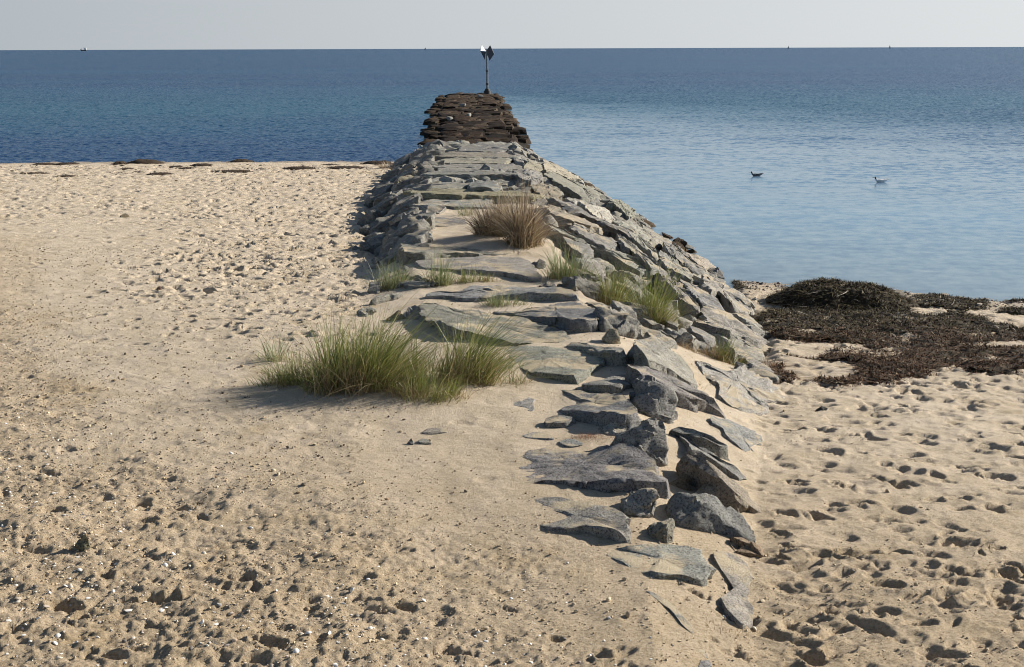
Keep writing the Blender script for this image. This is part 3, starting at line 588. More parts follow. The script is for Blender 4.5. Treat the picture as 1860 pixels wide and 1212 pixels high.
# ---- sunlit right slope
SL = [
('E', [(790, 870, .15), (870, 830, .2), (980, 850, .2), (1140, 910, .2), (1280, 1010, .18), (1420, 1110, .12), (1500, 1190, .08), (1520, 1270, .03), (1480, 1320, .01), (1300, 1290, .03), (1150, 1240, .05), (1000, 1150, .08), (940, 1080, .1), (860, 950, .14)], 'very large smooth pale slab low on the sunlit slope beside the seaweed', PL),
('F', [(1100, 330, .03), (1300, 350, .05), (1500, 400, .03), (1480, 500, 0), (1300, 500, .03), (1150, 420, .03)], 'pale rock just below the very large smooth pale slab', PL),
('E', [(330, 440, .25), (420, 430, .27), (520, 520, .27), (640, 620, .27), (740, 740, .24), (800, 855, .2), (700, 825, .2), (600, 745, .22), (510, 645, .24), (430, 560, .25)], 'narrow white-edged slab on the slope right of the tallest green tuft', PL),
('E', [(560, 520, .28), (680, 560, .28), (860, 660, .26), (1010, 770, .24), (1140, 900, .18), (1000, 860, .2), (860, 820, .24), (740, 720, .3), (640, 600, .3)], 'blue-shadowed slab above the very large smooth pale slab', BL),
('E', [(820, 480, .3), (900, 480, .3), (1050, 560, .3), (1200, 660, .28), (1330, 800, .2), (1390, 880, .1), (1310, 900, .12), (1200, 830, .2), (1080, 720, .25), (1000, 650, .28), (920, 640, .3), (850, 580, .3)], 'long tongue-shaped slab sloping down to the seaweed', PL),
('E', [(1150, 890, .08), (1300, 920, .12), (1400, 960, .12), (1480, 1040, .05), (1460, 1062, .05), (1380, 1020, .1), (1280, 972, .13), (1200, 925, .12)], 'small pale pointed slab resting on the seaweed edge', PL),
('E', [(660, 240, .25), (800, 270, .25), (900, 330, .2), (945, 390, .1), (860, 410, .15), (760, 350, .2), (690, 290, .25)], 'tan rounded slab at the water side of the slope', (1.25, 1.17, 1.03)),
('E', [(510, 120, .25), (620, 210, .25), (720, 310, .25), (860, 430, .2), (830, 465, .2), (720, 420, .22), (600, 340, .25), (530, 290, .3)], 'smooth grey slab left of the tan rounded slab', W_),
('E', [(390, 110, .3), (480, 130, .3), (530, 220, .3), (500, 280, .3), (420, 190, .3)], 'shaded small block above the smooth grey slab on the slope', BL),
('E', [(340, 250, .25), (450, 240, .25), (600, 370, .25), (680, 420, .25), (730, 530, .2), (640, 490, .22), (560, 440, .25), (430, 400, .28), (370, 330, .28)], 'craggy pale slab in the middle of the right slope', PL),
('D', [(960, 370, .25), (1100, 460, .25), (1260, 600, .25), (1430, 720, .25), (1500, 800, .2), (1380, 800, .25), (1280, 700, .28), (1150, 590, .3), (1000, 470, .3)], 'long diagonal slab ending above the tallest green tuft', W_),
('D', [(500, 260, .25), (600, 300, .25), (800, 420, .25), (940, 450, .25), (970, 540, .25), (900, 560, .25), (760, 500, .25), (600, 420, .28), (480, 330, .28)], 'hump-ended grey slab right of the dead brown grass', W_),
('D', [(100, 230, .2), (250, 290, .2), (480, 390, .2), (700, 490, .2), (960, 570, .2), (1180, 700, .2), (1380, 820, .15), (1280, 830, .15), (1000, 680, .15), (760, 560, .15), (560, 450, .22), (350, 380, .22), (150, 280, .2)], 'longest thin slab edge running from the dead grass down to the tallest tuft', PL),
('D', [(120, 90, .3), (240, 60, .3), (430, 140, .3), (620, 230, .3), (800, 300, .3), (830, 340, .25), (650, 290, .28), (450, 230, .3), (280, 180, .3)], 'tan striped slab directly right of the dead brown grass top', (1.28, 1.18, 1.0)),
('D', [(560, 20, .4), (650, 60, .4), (800, 90, .35), (890, 120, .35), (910, 250, .3), (800, 230, .35), (700, 170, .38), (620, 100, .4)], 'whitest smooth facet of rock on the right slope', (1.65, 1.62, 1.55)),
('D', [(250, 0, .4), (500, 60, .4), (700, 180, .38), (880, 260, .35), (1060, 330, .3), (1200, 460, .28), (1150, 450, .28), (1000, 360, .3), (800, 260, .35), (550, 160, .38), (350, 60, .4)], 'big dark-faced slab under the whitest facet', DK),
('D', [(920, 240, .3), (1100, 260, .3), (1250, 330, .3), (1380, 520, .3), (1420, 650, .25), (1330, 600, .28), (1200, 480, .3), (1050, 350, .3)], 'pale broad slab right of the big dark-faced slab', PL),
('D', [(1060, 260, .25), (1160, 200, .25), (1260, 300, .25), (1450, 400, .22), (1600, 480, .2), (1500, 480, .22), (1350, 470, .25), (1200, 360, .25)], 'smooth slab with small pits above the waterline rocks', PL),
('D', [(900, 20, .35), (1000, 10, .35), (1100, 80, .3), (1160, 130, .28), (1180, 190, .2), (1100, 200, .3), (1000, 110, .35)], 'dark-fronted block right of the whitest facet', GN),
('B', [(540, 450, .2), (700, 430, .2), (940, 480, .2), (950, 540, .2), (910, 610, .2), (800, 620, .2), (640, 550, .2)], 'square-ended grey block behind the dead brown grass', W_),
('B', [(760, 660, .15), (1000, 620, .18), (1180, 720, .15), (1200, 800, .12), (1060, 870, .1), (900, 760, .12)], 'brown-stained rounded rock just behind the top of the dead grass', (1.0, .9, .75)),
('B', [(960, 500, .25), (1100, 470, .25), (1300, 560, .25), (1500, 650, .22), (1740, 700, .15), (1760, 780, .1), (1600, 850, .15), (1480, 800, .2), (1300, 700, .22), (1120, 590, .25)], 'long lichen-streaked slab high on the right slope', GN),
('B', [(700, 400, .15), (760, 310, .2), (950, 370, .18), (980, 440, .15), (800, 440, .12)], 'lumpy sunlit tan rock near the far top of the right slope', (1.3, 1.2, 1.03)),
('B', [(950, 320, .2), (1060, 340, .2), (1250, 430, .2), (1440, 560, .18), (1300, 560, .2), (1100, 480, .22), (980, 440, .22)], 'long sunlit tan slab near the far waterline', (1.3, 1.22, 1.05)),
('B', [(1240, 390, .12), (1400, 460, .12), (1540, 530, .1), (1600, 600, .06), (1500, 590, .12), (1380, 510, .14)], 'grey slab against the water below the long sunlit tan slab', W_),
('B', [(740, 170, .1), (820, 150, .12), (900, 190, .1), (990, 245, .05), (960, 262, .1), (760, 235, .15)], 'rounded grey rock on the far water edge of the grey section', W_),
('B', [(530, 50, .12), (620, 80, .12), (720, 150, .1), (670, 180, .14), (600, 120, .16)], 'pale slab where the grey rocks meet the dark weedy ones', (1.25, 1.17, 1.03)),
('B', [(470, 190, .1), (560, 210, .12), (700, 250, .12), (690, 330, .12), (580, 330, .12)], 'grey block near the far right corner of the flat slabs', W_),
]
for t, p, l, c in SL: slab(t, p, l, c, rough=1.5)
slab('D', [(1160, 110, .1), (1260, 120, .15), (1360, 190, .15), (1440, 260, .1), (1400, 290, .1), (1300, 240, .12), (1200, 180, .12)], 'black weedy rock at the waterline halfway along the right slope', W_, mat=M_WEEDROCK)
slab('D', [(1420, 290, .08), (1500, 310, .1), (1600, 400, .08), (1590, 440, .1), (1480, 390, .1)], 'small black weedy rock between the two larger ones at the waterline', W_, mat=M_WEEDROCK)
boulder('E', (600, 195), [(510, 90, .1), (560, 60, .2), (620, 90, .2), (655, 130, .1), (630, 190, 0), (560, 165, 0)], 'round black weedy boulder standing in the water edge', W_, mat=M_WEEDROCK, D=.3)
boulder('E', (1000, 520), [(870, 410, .2), (990, 402, .3), (1050, 450, .25), (1065, 512, .05), (1010, 522, 0), (930, 470, .05)], 'dark square boulder at the water edge where the right beach begins', DK, D=.3)
# ---- flat slabs of the crest
CR = [
([(780, 730, .2), (960, 692, .15), (1300, 700, .12), (1800, 720, .12), (2300, 740, .12), (2650, 790, .12), (2500, 802, .17), (1818, 788, .22), (1200, 772, .25), (800, 762, .28)], 'yellowish slab with a dark straight front edge behind the dead grass', (1.25, 1.2, .85)),
([(800, 700, .12), (940, 640, .12), (1400, 600, .12), (1820, 590, .12), (1540, 672, .14), (1330, 702, .13), (1000, 705, .13)], 'grey slab just behind the yellowish one', W_),
([(1600, 640, .2), (1670, 600, .22), (1970, 610, .25), (2070, 680, .2), (2000, 695, .25), (1770, 665, .3), (1620, 695, .25)], 'dark-fronted block in the middle of the crest behind the yellowish slab', BL),
([(700, 925, .15), (1000, 875, .12), (1150, 842, .1), (1500, 822, .1), (1900, 840, .1), (2000, 960, .05), (1450, 945, .08), (1270, 925, .1), (1000, 935, .14)], 'long slab immediately left of the dead grass top', W_),
([(1150, 400, .1), (1250, 370, .1), (1800, 370, .1), (2300, 390, .1), (2350, 430, .1), (1800, 472, .12), (1200, 462, .12)], 'wide smooth crest slab right of the sunlit knobbly boulder', W_),
([(1140, 320, .1), (1300, 285, .1), (1800, 270, .1), (2150, 290, .1), (2120, 350, .12), (1500, 352, .14), (1180, 348, .14)], 'crest slab with a pitted light front edge, third from the dark weedy rocks', (1.25, 1.2, 1)),
([(960, 482, .2), (1200, 460, .2), (1680, 480, .2), (2200, 470, .15), (2300, 500, .2), (1700, 503, .25), (1000, 505, .25)], 'thin crest slab with a deep black shadow under its front', W_),
([(940, 562, .03), (1400, 545, .04), (1690, 550, .05), (1600, 592, .05), (1100, 612, .05)], 'sand-dusted low slab under the thin slab with the black shadow', (1.3, 1.2, 1)),
([(1450, 190, .1), (1500, 100, .1), (1820, 80, .1), (2200, 100, .1), (2330, 160, .1), (2000, 196, .12), (1700, 192, .12)], 'farthest pale crest slab, touching the dark weedy rocks', W_),
([(1060, 242, .1), (1300, 200, .1), (1900, 205, .1), (2300, 230, .1), (2200, 268, .12), (1500, 268, .12), (1150, 262, .12)], 'second crest slab from the dark weedy rocks', (1.2, 1.15, 1)),
]
for p, l, c in CR: slab('A', p, l, c, depth=.3)
BO = [
((1100, 1050), [(960, 1010, .2), (1010, 960, .4), (1250, 920, .6), (1280, 960, .4), (1190, 1045, 0), (980, 1050, 0)], 'sunlit chunky block above the pale slab left of dead grass', PL),
((730, 690), [(600, 660, .0), (660, 560, .6), (780, 515, .9), (860, 560, .8), (920, 612, .4), (800, 665, 0), (700, 690, 0)], 'big sunlit tan boulder on the left rim of the crest', (1.35, 1.25, 1.0)),
((900, 545), [(820, 480, .2), (830, 430, .4), (900, 390, .8), (970, 440, .6), (982, 500, .2), (930, 542, 0), (850, 510, 0)], 'knobbly tan boulder between the big tan boulder and the whitish one', (1.35, 1.25, 1.0)),
((1040, 480), [(925, 345, .6), (1020, 325, .8), (1100, 400, .4), (1108, 460, .05), (990, 482, 0), (965, 400, .3)], 'whitish cracked boulder at the left end of the wide smooth crest slab', PL),
((600, 880), [(540, 880, .1), (560, 770, .5), (640, 740, .8), (710, 790, .4), (680, 850, 0)], 'brown-flecked jagged boulder in the shade left of the yellowish slab', W_),
((740, 880), [(712, 868, .0), (762, 770, .4), (788, 795, .3), (735, 878, 0)], 'small bright upright flake of rock left of the yellowish slab', PL),
((850, 920), [(760, 850, .3), (860, 800, .7), (1000, 840, .6), (1060, 872, .3), (900, 905, 0), (790, 915, 0)], 'angular grey boulder under the left end of the yellowish slab', W_),
((950, 215), [(890, 165, .3), (950, 95, 1.2), (1012, 160, .4), (1000, 212, 0), (900, 212, 0)], 'dark peaked boulder at the far left corner of the grey section', DK),
((1170, 212), [(1080, 135, .5), (1200, 80, 1.2), (1272, 160, .4), (1240, 212, 0), (1100, 205, 0)], 'pale boulder beside the dark peaked one at the far left corner', PL),
((920, 252), [(820, 232, .1), (870, 162, .8), (970, 170, .8), (1002, 232, .1), (940, 252, 0)], 'grey boulder in front of the dark peaked one at the far left corner', W_),
((270, 905), [(190, 890, .1), (240, 845, .5), (330, 850, .5), (360, 890, .1), (300, 910, 0)], 'low stone catching a little sun in the shadow at the left foot', W_),
]
for b, p, l, c in BO: boulder('A', b, p, l, c, D=.5)

FILL = []
def filler(x, y, dims, yaw, h, label, group, color, mat, tiltx=None, name='rock'):
    seed[0] += 1; s = seed[0]; rs = np.random.default_rng(s)
    z = float(S(x, y)) + h; e = .15
    gx = float(S(x + e, y) - S(x - e, y)) / (2 * e) if tiltx is None else tiltx; gx = max(-.7, min(.9, gx))
    P = []
    l, wd, t = dims
    for sx in (-1, 1):
        for sy in (-1, 1):
            for sz in (-1, 0, 1):
                q = np.array([sx * l / 2 * rs.uniform(.72, 1.08), sy * wd / 2 * rs.uniform(.7, 1.1), (sz - 1) * t / 2 + rs.uniform(-.12, .12) * t])
                if sz == 1: q[:2] *= rs.uniform(.72, .98)
                P.append(q)
    P.append(np.array([rs.uniform(-.2, .2) * l, rs.uniform(-.2, .2) * wd, t * .08]))
    P = np.array(P); ca, sa = math.cos(yaw), math.sin(yaw)
    tw = rs.normal(0, .13 if y < 74 else .05)
    X = P[:, 0] * ca - P[:, 1] * sa; Y = P[:, 0] * sa + P[:, 1] * ca
    Z = P[:, 2] + gx * X + tw * Y
    V, F = hullrock([Vector((x + a, y + b, z + c)) for a, b, c in zip(X, Y, Z)], max(.07, .0038 * y), s, .03 if y < 74 else .013, 4, 1, 1. if y < 74 else .4)
    c = V.mean(0); me = npmesh(name, V - c, F, mat, True, 38); o = link(name, me, c)
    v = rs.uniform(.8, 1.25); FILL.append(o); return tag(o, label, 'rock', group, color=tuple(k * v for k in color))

rs = np.random.default_rng(5)
# jumble filling the right slope under and between the traced slabs
y = 22.0
while y < 71:
    xw = FR(y) - TR(y) + .3; nx = max(2, int(xw / 1.05))
    for i in range(nx):
        x = TR(y) + (i + .5 + rs.uniform(-.25, .25)) * xw / nx; yy = y + rs.uniform(-.4, .4)
        far = yy > 39
        wl = S(x, yy) < .12
        filler(x, yy, (rs.uniform(1.0, 1.9), rs.uniform(.55, .95), rs.uniform(.35, .6)), rs.normal(-.45, .3), rs.uniform(-.14, .10) if far else rs.uniform(-.24, -.01),
               'grey granite block packed among others on the sunlit right slope of the jetty' if not wl else 'dark wet rock along the waterline of the right slope', 'rocks packed on the right slope' if not wl else 'wet rocks along the right waterline',
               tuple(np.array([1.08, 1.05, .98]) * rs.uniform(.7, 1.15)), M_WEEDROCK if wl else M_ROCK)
    y += 1.05 if y < 45 else 1.5
for _ in range(150):
    yy = 21 + 50 * rs.random() ** 1.15; t_ = rs.random(); x = TR(yy) + t_ * (FR(yy) - TR(yy)); z_ = rs.uniform(.25, .62)
    filler(x, yy, (z_ * rs.uniform(1, 1.7), z_, z_ * .6), rs.normal(-.4, .6), rs.uniform(.02, .16), 'small grey rubble stone wedged between the slabs of the right slope', 'rubble stones between the right slope slabs', tuple(np.array([1.02, 1.0, .95]) * rs.uniform(.7, 1.2)), M_ROCK)
# left shaded slope
y = 29.0
while y < 71:
    xw = TL(y) - GL(y) + .5; nx = max(2, int(xw / .7))
    for i in range(nx):
        x = GL(y) - .2 + (i + .5 + rs.uniform(-.3, .3)) * xw / nx; yy = y + rs.uniform(-.4, .4)
        sz = rs.uniform(.5, 1.25)
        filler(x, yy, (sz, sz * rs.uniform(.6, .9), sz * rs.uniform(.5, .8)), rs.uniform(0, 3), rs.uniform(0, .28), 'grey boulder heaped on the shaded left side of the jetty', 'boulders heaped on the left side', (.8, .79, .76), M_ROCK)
    y += 1.0 if y < 45 else 1.35
# crest
y = 39.5
while y < 73:
    x0, x1 = TL(y), TR(y); nx = 2; cut = rs.uniform(.35, .65)
    for a, b in ((0, cut), (cut, 1)):
        filler(x0 + (a + b) / 2 * (x1 - x0), y, ((b - a) * (x1 - x0) * 1.02, rs.uniform(1.1, 1.5), .45), rs.normal(0, .06), rs.uniform(-.03, .06) - (.04 if y < 62 else 0), 'flat grey slab laid across the crest of the jetty between the longer slabs', 'slabs laid across the crest', (1.05, 1.05, 1), M_ROCK, tiltx=rs.normal(0, .03))
    y += 1.45
# dark weedy outer section
y = 74.0
while y < 175:
    x0, x1 = TL(y) - .1, TR(y) + .2; nx = int(rs.integers(3, 6)); st = rs.uniform(1.2, 3.1)
    c = np.sort(rs.uniform(.15, .85, nx - 1)); c = np.concatenate([[0], .6 * c + .4 * np.linspace(0, 1, nx + 1)[1:-1], [1]])
    for a, b in zip(c[:-1], c[1:]):
        filler(x0 + (a + b) / 2 * (x1 - x0) + rs.normal(0, .15), y + rs.normal(0, .5), ((b - a) * (x1 - x0) * 1.12 + .2, st * rs.uniform(.9, 1.5), .6), rs.normal(0, .2), rs.normal(0, .035), 'dark brown weed-covered block on top of the outer jetty', 'weedy blocks of the outer jetty', tuple(rs.uniform(.2, .6) * np.array([1, .84, .66])), M_WEEDROCK, tiltx=rs.normal(0, .03))
    for sd_ in (-1, 1):
        for q in range(2 if y < 130 else 1):
            xe = (x0 - .25 - rs.uniform(0, .6)) if sd_ < 0 else (x1 + .25 + rs.uniform(0, .65)); sz = rs.uniform(.6, 1.5)
            seed[0] += 0
            yy = y + q * st / 2 + rs.normal(0, .3)
            o = filler(xe, yy, (sz, sz * rs.uniform(.7, 1), sz * .7), rs.uniform(0, 3), 0, 'dark weedy boulder tumbled at the water edge of the outer jetty', 'tumbled boulders beside the outer jetty', tuple(rs.uniform(.22, .7) * np.array([1, .88, .72])), M_WEEDROCK, tiltx=0)
            o.location.z += (rs.uniform(.02, .34)) - float(S(xe, yy))
    y += st
# a few pale pieces on the outer jetty
for px, py in ((817, 213), (873, 173), (851, 207), (840, 189), (920, 212)):
    p = flat(px, py, .55); filler(p.x, p.y, (.7, .35, .3), rs.uniform(0, 3), .25, 'small whitish stone lying on the dark outer jetty', 'whitish stones on the outer jetty', (5, 5, 4.6), M_ROCK, tiltx=0)

# individuals: the blocks that show largest; the many smaller ones become one mass
bpy.context.view_layer.update(); dg = bpy.context.evaluated_depsgraph_get(); cnt = {}
for iy in range(150, 750, 3):
    for ix in range(600, 1460, 3):
        r = scene.ray_cast(dg, Vector((0, 0, CZ)), raydir(ix, iy).normalized(), distance=400)
        if r[0]: cnt[r[4].name] = cnt.get(r[4].name, 0) + 1
traced = [o for o in COL.objects if o.get('category') == 'rock' and o not in FILL]
FILL.sort(key=lambda o: -cnt.get(o.name, 0)); nk = 288 - len(traced); rest = [o for o in FILL[nk:]]
Vr = []; Fr = []; mi = []; o0 = 0
for o in rest:
    me = o.data
    if cnt.get(o.name, 0) > 0 or o.location.y < 75:
        v = np.empty(len(me.vertices) * 3, np.float32); me.vertices.foreach_get('co', v); v = v.reshape(-1, 3) + np.array(o.location[:]); f = np.empty(len(me.polygons) * 3, np.int32); me.loops.foreach_get('vertex_index', f)
        Vr.append(v); Fr.append(f.reshape(-1, 3) + o0); o0 += len(v); mi += [int(me.materials[0] == M_WEEDROCK)] * len(me.polygons)
    bpy.data.objects.remove(o); bpy.data.meshes.remove(me)
me = npmesh('rubble', np.vstack(Vr), np.vstack(Fr), M_ROCK, True, 38); me.materials.append(M_WEEDROCK); me.polygons.foreach_set('material_index', np.array(mi, np.int32))
tag(link('rubble', me), kind='stuff')

# ------------------------------------------------------------------ stones on the sand
def freestone(px, py, pts, label, color, D=.1):
    TILES['Z'] = (0, 0, 1.0); return boulder('Z', (px, py), pts, label, color, D=D)
freestone(158, 1004, [(139, 990, .02), (149, 970, .04), (156, 972, .04), (166, 990, .02), (166, 1004, 0), (152, 1001, -.01)], 'dark grey-green pointed stone standing alone in the foreground sand', (.8, .75, .55), D=.08)
freestone(1493, 747, [(1483, 743, .03), (1492, 738, .06), (1503, 742, .04), (1500, 748, 0), (1488, 748, 0)], 'small black stone alone on the right beach below the seaweed', (.3, .3, .3), D=.06)
freestone(289, 526, [(284, 523, .05), (290, 519, .1), (294, 524, .03), (290, 527, 0)], 'small reddish brown stone alone on the open left beach', (.9, .55, .4), D=.1)
freestone(226, 395, [(218, 391, .1), (228, 387, .2), (236, 392, .1), (230, 396, 0), (221, 395, 0)], 'brownish stone on the far left beach', (1, .8, .55), D=.2)

# ------------------------------------------------------------------ loose bits as one mesh
def ico():
    bm = bmesh.new(); bmesh.ops.create_icosphere(bm, subdivisions=1, radius=1)
    V = np.array([v.co[:] for v in bm.verts]); F = np.array([[v.index for v in f.verts] for f in bm.faces]); bm.free(); return V, F
IV, IF = ico()
def bits(name, xy, size, col, mat, squash=.6, sink=.2, jit=.35, kind='stuff'):
    xy = np.asarray(xy); n = len(xy); z = ground(xy[:, 0], xy[:, 1])
    sz = np.asarray(size)[:, None, None]; a = RNG.uniform(0, 6.28, n); el = RNG.uniform(.6, 1.4, (n, 1, 3)); el[:, :, 2] *= squash
    P = IV[None] * el * (1 + RNG.normal(0, jit * .5, (n, len(IV), 1))) * sz
    ca, sa = np.cos(a)[:, None], np.sin(a)[:, None]
    X = P[:, :, 0] * ca - P[:, :, 1] * sa + xy[:, :1]; Y = P[:, :, 0] * sa + P[:, :, 1] * ca + xy[:, 1:2]
    Z = P[:, :, 2] + z[:, None] + (np.asarray(size) * squash * (1 - 2 * sink))[:, None]
    V = np.stack([X, Y, Z], 2).reshape(-1, 3); F = (IF[None] + (np.arange(n) * len(IV))[:, None, None]).reshape(-1, 3)
    C = np.repeat(np.asarray(col), len(IV), 0)
    o = link(name, npmesh(name, V, F, mat, True, 50, colr=C)); return tag(o, kind=kind)

print('bits')
def pal(n, cols, wts, v=.15):
    c = np.array(cols)[RNG.choice(len(cols), n, p=np.array(wts) / sum(wts))]; return c * RNG.uniform(1 - v, 1 + v, (n, 1))
n = 24000
xy = scatter(n, -10, 4.5, 7.6, 24, lambda x, y: np.clip(sstep(4, -2.5, y - YB(x)), .10, 1) * (.25 + 1.5 * np.maximum(0, .3 + vn2(x * 1.3, y * 1.3, 77))))
bits('sand_crumbs', xy, RNG.gamma(1.6, .0021, n) + .0026, pal(n, [(.50, .40, .27), (.42, .32, .2), (.34, .24, .14), (.2, .16, .12)], [5, 4, 2, .6]), M_BITS, .75, .15)
n = 5000
xy = scatter(n, -9, 1.2, 7.6, 21, lambda x, y: sstep(.8, -3.4, y - YB(x) - .8 * vn2(x * .7, y * .7, 12)) ** 1.3 * (.3 + 1.4 * np.maximum(0, .35 + vn2(x * 2, y * 2, 99))))
bits('shell_grit', xy, RNG.gamma(2.0, .0026, n) + .0025, pal(n, [(.78, .74, .68), (.60, .50, .40), (.30, .26, .23), (.66, .5, .36)], [5, 3, 3, 1]), M_BITS, .5, .2)
n = 1100
xy = []
while len(xy) < n:
    x = RNG.uniform(5.2, 15); d = abs(RNG.normal(.9, .8)); yv = (34.6 - .52 * (x - 5.2)) - d
    xy.append((x, yv))
bits('shore_pebbles', xy, RNG.gamma(2.0, .008, n) + .005, pal(n, [(.07, .055, .05), (.2, .15, .12), (.4, .33, .27)], [5, 3, 1]), M_BITS, .6, .2)
n = 500
xy = [(RNG.uniform(-28, -5.6), 69 - abs(RNG.normal(0, 5)) ** 1) for _ in range(n)]
bits('wrack_fragments', xy, RNG.gamma(2, .014, n) + .01, pal(n, [(.06, .04, .025), (.14, .09, .05)], [1, 1]), M_BITS, .3, .1)
n = 6000
xy = scatter(n, -14, 0, 13, 34, lambda x, y: (x < GL(y) + .3) * .6)
bits('straw_and_crumbs', xy, RNG.gamma(2., .0034, n) + .003, pal(n, [(.30, .22, .12), (.16, .12, .08), (.48, .4, .27)], [3, 2, 2]), M_BITS, .6, .1)

# ------------------------------------------------------------------ countable shells and pebbles
def shell_mesh(kind):
    bm = bmesh.new(); bmesh.ops.create_icosphere(bm, subdivisions=3, radius=1)
    rsx = random.Random(kind)
    for v in bm.verts:
        c = v.co
        if kind in (0, 1):      # cupped clam half
            r = math.hypot(c.x, c.y); ang = math.atan2(c.y, c.x)
            prof = 1 + .16 * math.cos(ang) + .03 * math.cos(9 * ang)
            c.x *= prof; c.y *= prof * .85; c.z = max(c.z, -.05) * .55 + .015 * math.cos(r * 26)
            if kind == 1: c.x *= 1.35; c.y *= .7
        elif kind == 2: c.x *= 1.2; c.y *= .85; c.z *= .6
        else:
            c.x *= 1.0; c.y *= .75; c.z *= .65; c += Vector([rsx.uniform(-.05, .05) for _ in range(3)])
    me = bpy.data.meshes.new('shell' if kind < 2 else 'pebble'); bm.to_mesh(me); bm.free()
    for p in me.polygons: p.use_smooth = True
    me.materials.append(M_SHELL if kind < 2 else M_PEB[kind - 2]); return me
M_SHELL = mat_col('shell', .45, base=(.80, .76, .70), var=.15, scale=3)
M_PEB = [mat_col('quartz_pebble', .6, base=(.62, .54, .44), var=.2, scale=2), mat_col('dark_pebble', .7, base=(.16, .14, .12), var=.25, scale=2)]
SM = [shell_mesh(i) for i in range(4)]
known = [(33, 1100), (40, 1110), (70, 1130), (105, 1155), (108, 1195), (100, 1170), (128, 1068), (118, 1068), (30, 1066), (145, 1040), (212, 1025), (302, 1107), (232, 1174), (348, 1186), (368, 1140), (415, 1110), (65, 1075), (502, 1081), (560, 1155),
         (590, 968), (600, 962), (420, 826), (401, 948), (538, 1193), (548, 1150), (600, 1118), (648, 1118), (672, 1145), (695, 1160), (740, 1140), (770, 1098), (300, 1032), (370, 1005), (315, 1012), (218, 962), (20, 965), (5, 960), (160, 1060), (455, 955), (478, 1125), (775, 1200), (735, 1195), (640, 1075), (665, 938), (1315, 1122), (1370, 1142)]
pts = []
for px, py in known: p = hit(px, py); pts.append((p.x, p.y, RNG.uniform(.016, .028)))
for x, y in scatter(130, -7, .8, 7.9, 16, lambda x, y: sstep(.2, -3, y - YB(x))): pts.append((x, y, RNG.uniform(.009, .019)))
LBL = [('small cupped white shell half lying in the foreground sand', 'shell', 'cupped white shells on the foreground sand'), ('narrow elongated white shell lying in the foreground sand', 'shell', 'narrow white shells on the foreground sand'),
       ('smooth tan pebble lying in the foreground sand', 'pebble', 'tan pebbles on the foreground sand'), ('little dark pebble lying in the foreground sand', 'pebble', 'dark pebbles on the foreground sand')]
for i, (x, y, s) in enumerate(pts):
    kd = int(RNG.choice(4, p=[.42, .26, .2, .12])); z = float(ground(x, y)[0])
    o = link('shell' if kd < 2 else 'pebble', SM[kd], (x, y, z + s * .12)); o.scale = (s, s, s); o.rotation_euler = (RNG.normal(0, .4), RNG.normal(0, .4), RNG.uniform(0, 6.28))
    tag(o, LBL[kd][0], LBL[kd][1], LBL[kd][2])

# ------------------------------------------------------------------ grass
def blades(bx, by, bz, n, hgt, lean, spread, width, cols, wts, bend=.9, seg=6, hvar=.35, up=1., ox=0, oy=0):
    """arrays of blade roots -> ribbons"""
    th = RNG.uniform(0, 6.28, n); sp = np.abs(RNG.normal(0, spread, n))
    dx = np.cos(th) * sp + lean[0] * RNG.uniform(.4, 1.3, n) + ox; dy = np.sin(th) * sp + lean[1] * RNG.uniform(.4, 1.3, n) + oy
    H = hgt * RNG.uniform(1 - hvar, 1 + hvar * .6, n); W = width * RNG.uniform(.6, 1.3, n)
    t = np.linspace(0, 1, seg); c = bend * RNG.uniform(.5, 1.5, n)
    T = t[None, :]
    hor = (T * .45 + T ** 2 * c[:, None]); ver = T * up - .35 * T ** 2.4 * (c * np.hypot(dx, dy))[:, None]
    X = bx[:, None] + dx[:, None] * hor * H[:, None]; Y = by[:, None] + dy[:, None] * hor * H[:, None]; Z = bz[:, None] + np.maximum(ver, .02) * H[:, None] - .02
    wa = RNG.uniform(0, 3.14, n); wx = np.cos(wa)[:, None] * W[:, None] * (1 - T ** 1.7) * .5; wy = np.sin(wa)[:, None] * W[:, None] * (1 - T ** 1.7) * .5
    V = np.stack([np.stack([X - wx, Y - wy, Z], 2), np.stack([X + wx, Y + wy, Z], 2)], 2).reshape(n, seg * 2, 3)
    f = np.array([[2 * k, 2 * k + 1, 2 * k + 3, 2 * k + 2] for k in range(seg - 1)])
    F = (f[None] + (np.arange(n) * seg * 2)[:, None, None]).reshape(-1, 4)
    base = np.array(cols)[RNG.choice(len(cols), n, p=np.array(wts) / sum(wts))] * RNG.uniform(.75, 1.25, (n, 1))
    dry = np.array([.36, .27, .12])
    k = np.clip(1 - t * 5, 0, 1)[None, :, None]; tip = np.clip(t * 6 - 5, 0, 1)[None, :, None] * (RNG.random((n, 1, 1)) < .5)
    C = base[:, None, :] * (1 - .6 * k) + dry * .6 * k; C = C * (1 - .7 * tip) + dry * .7 * tip
    return V.reshape(-1, 3), F, np.repeat(C, 2, 1).reshape(-1, 3)

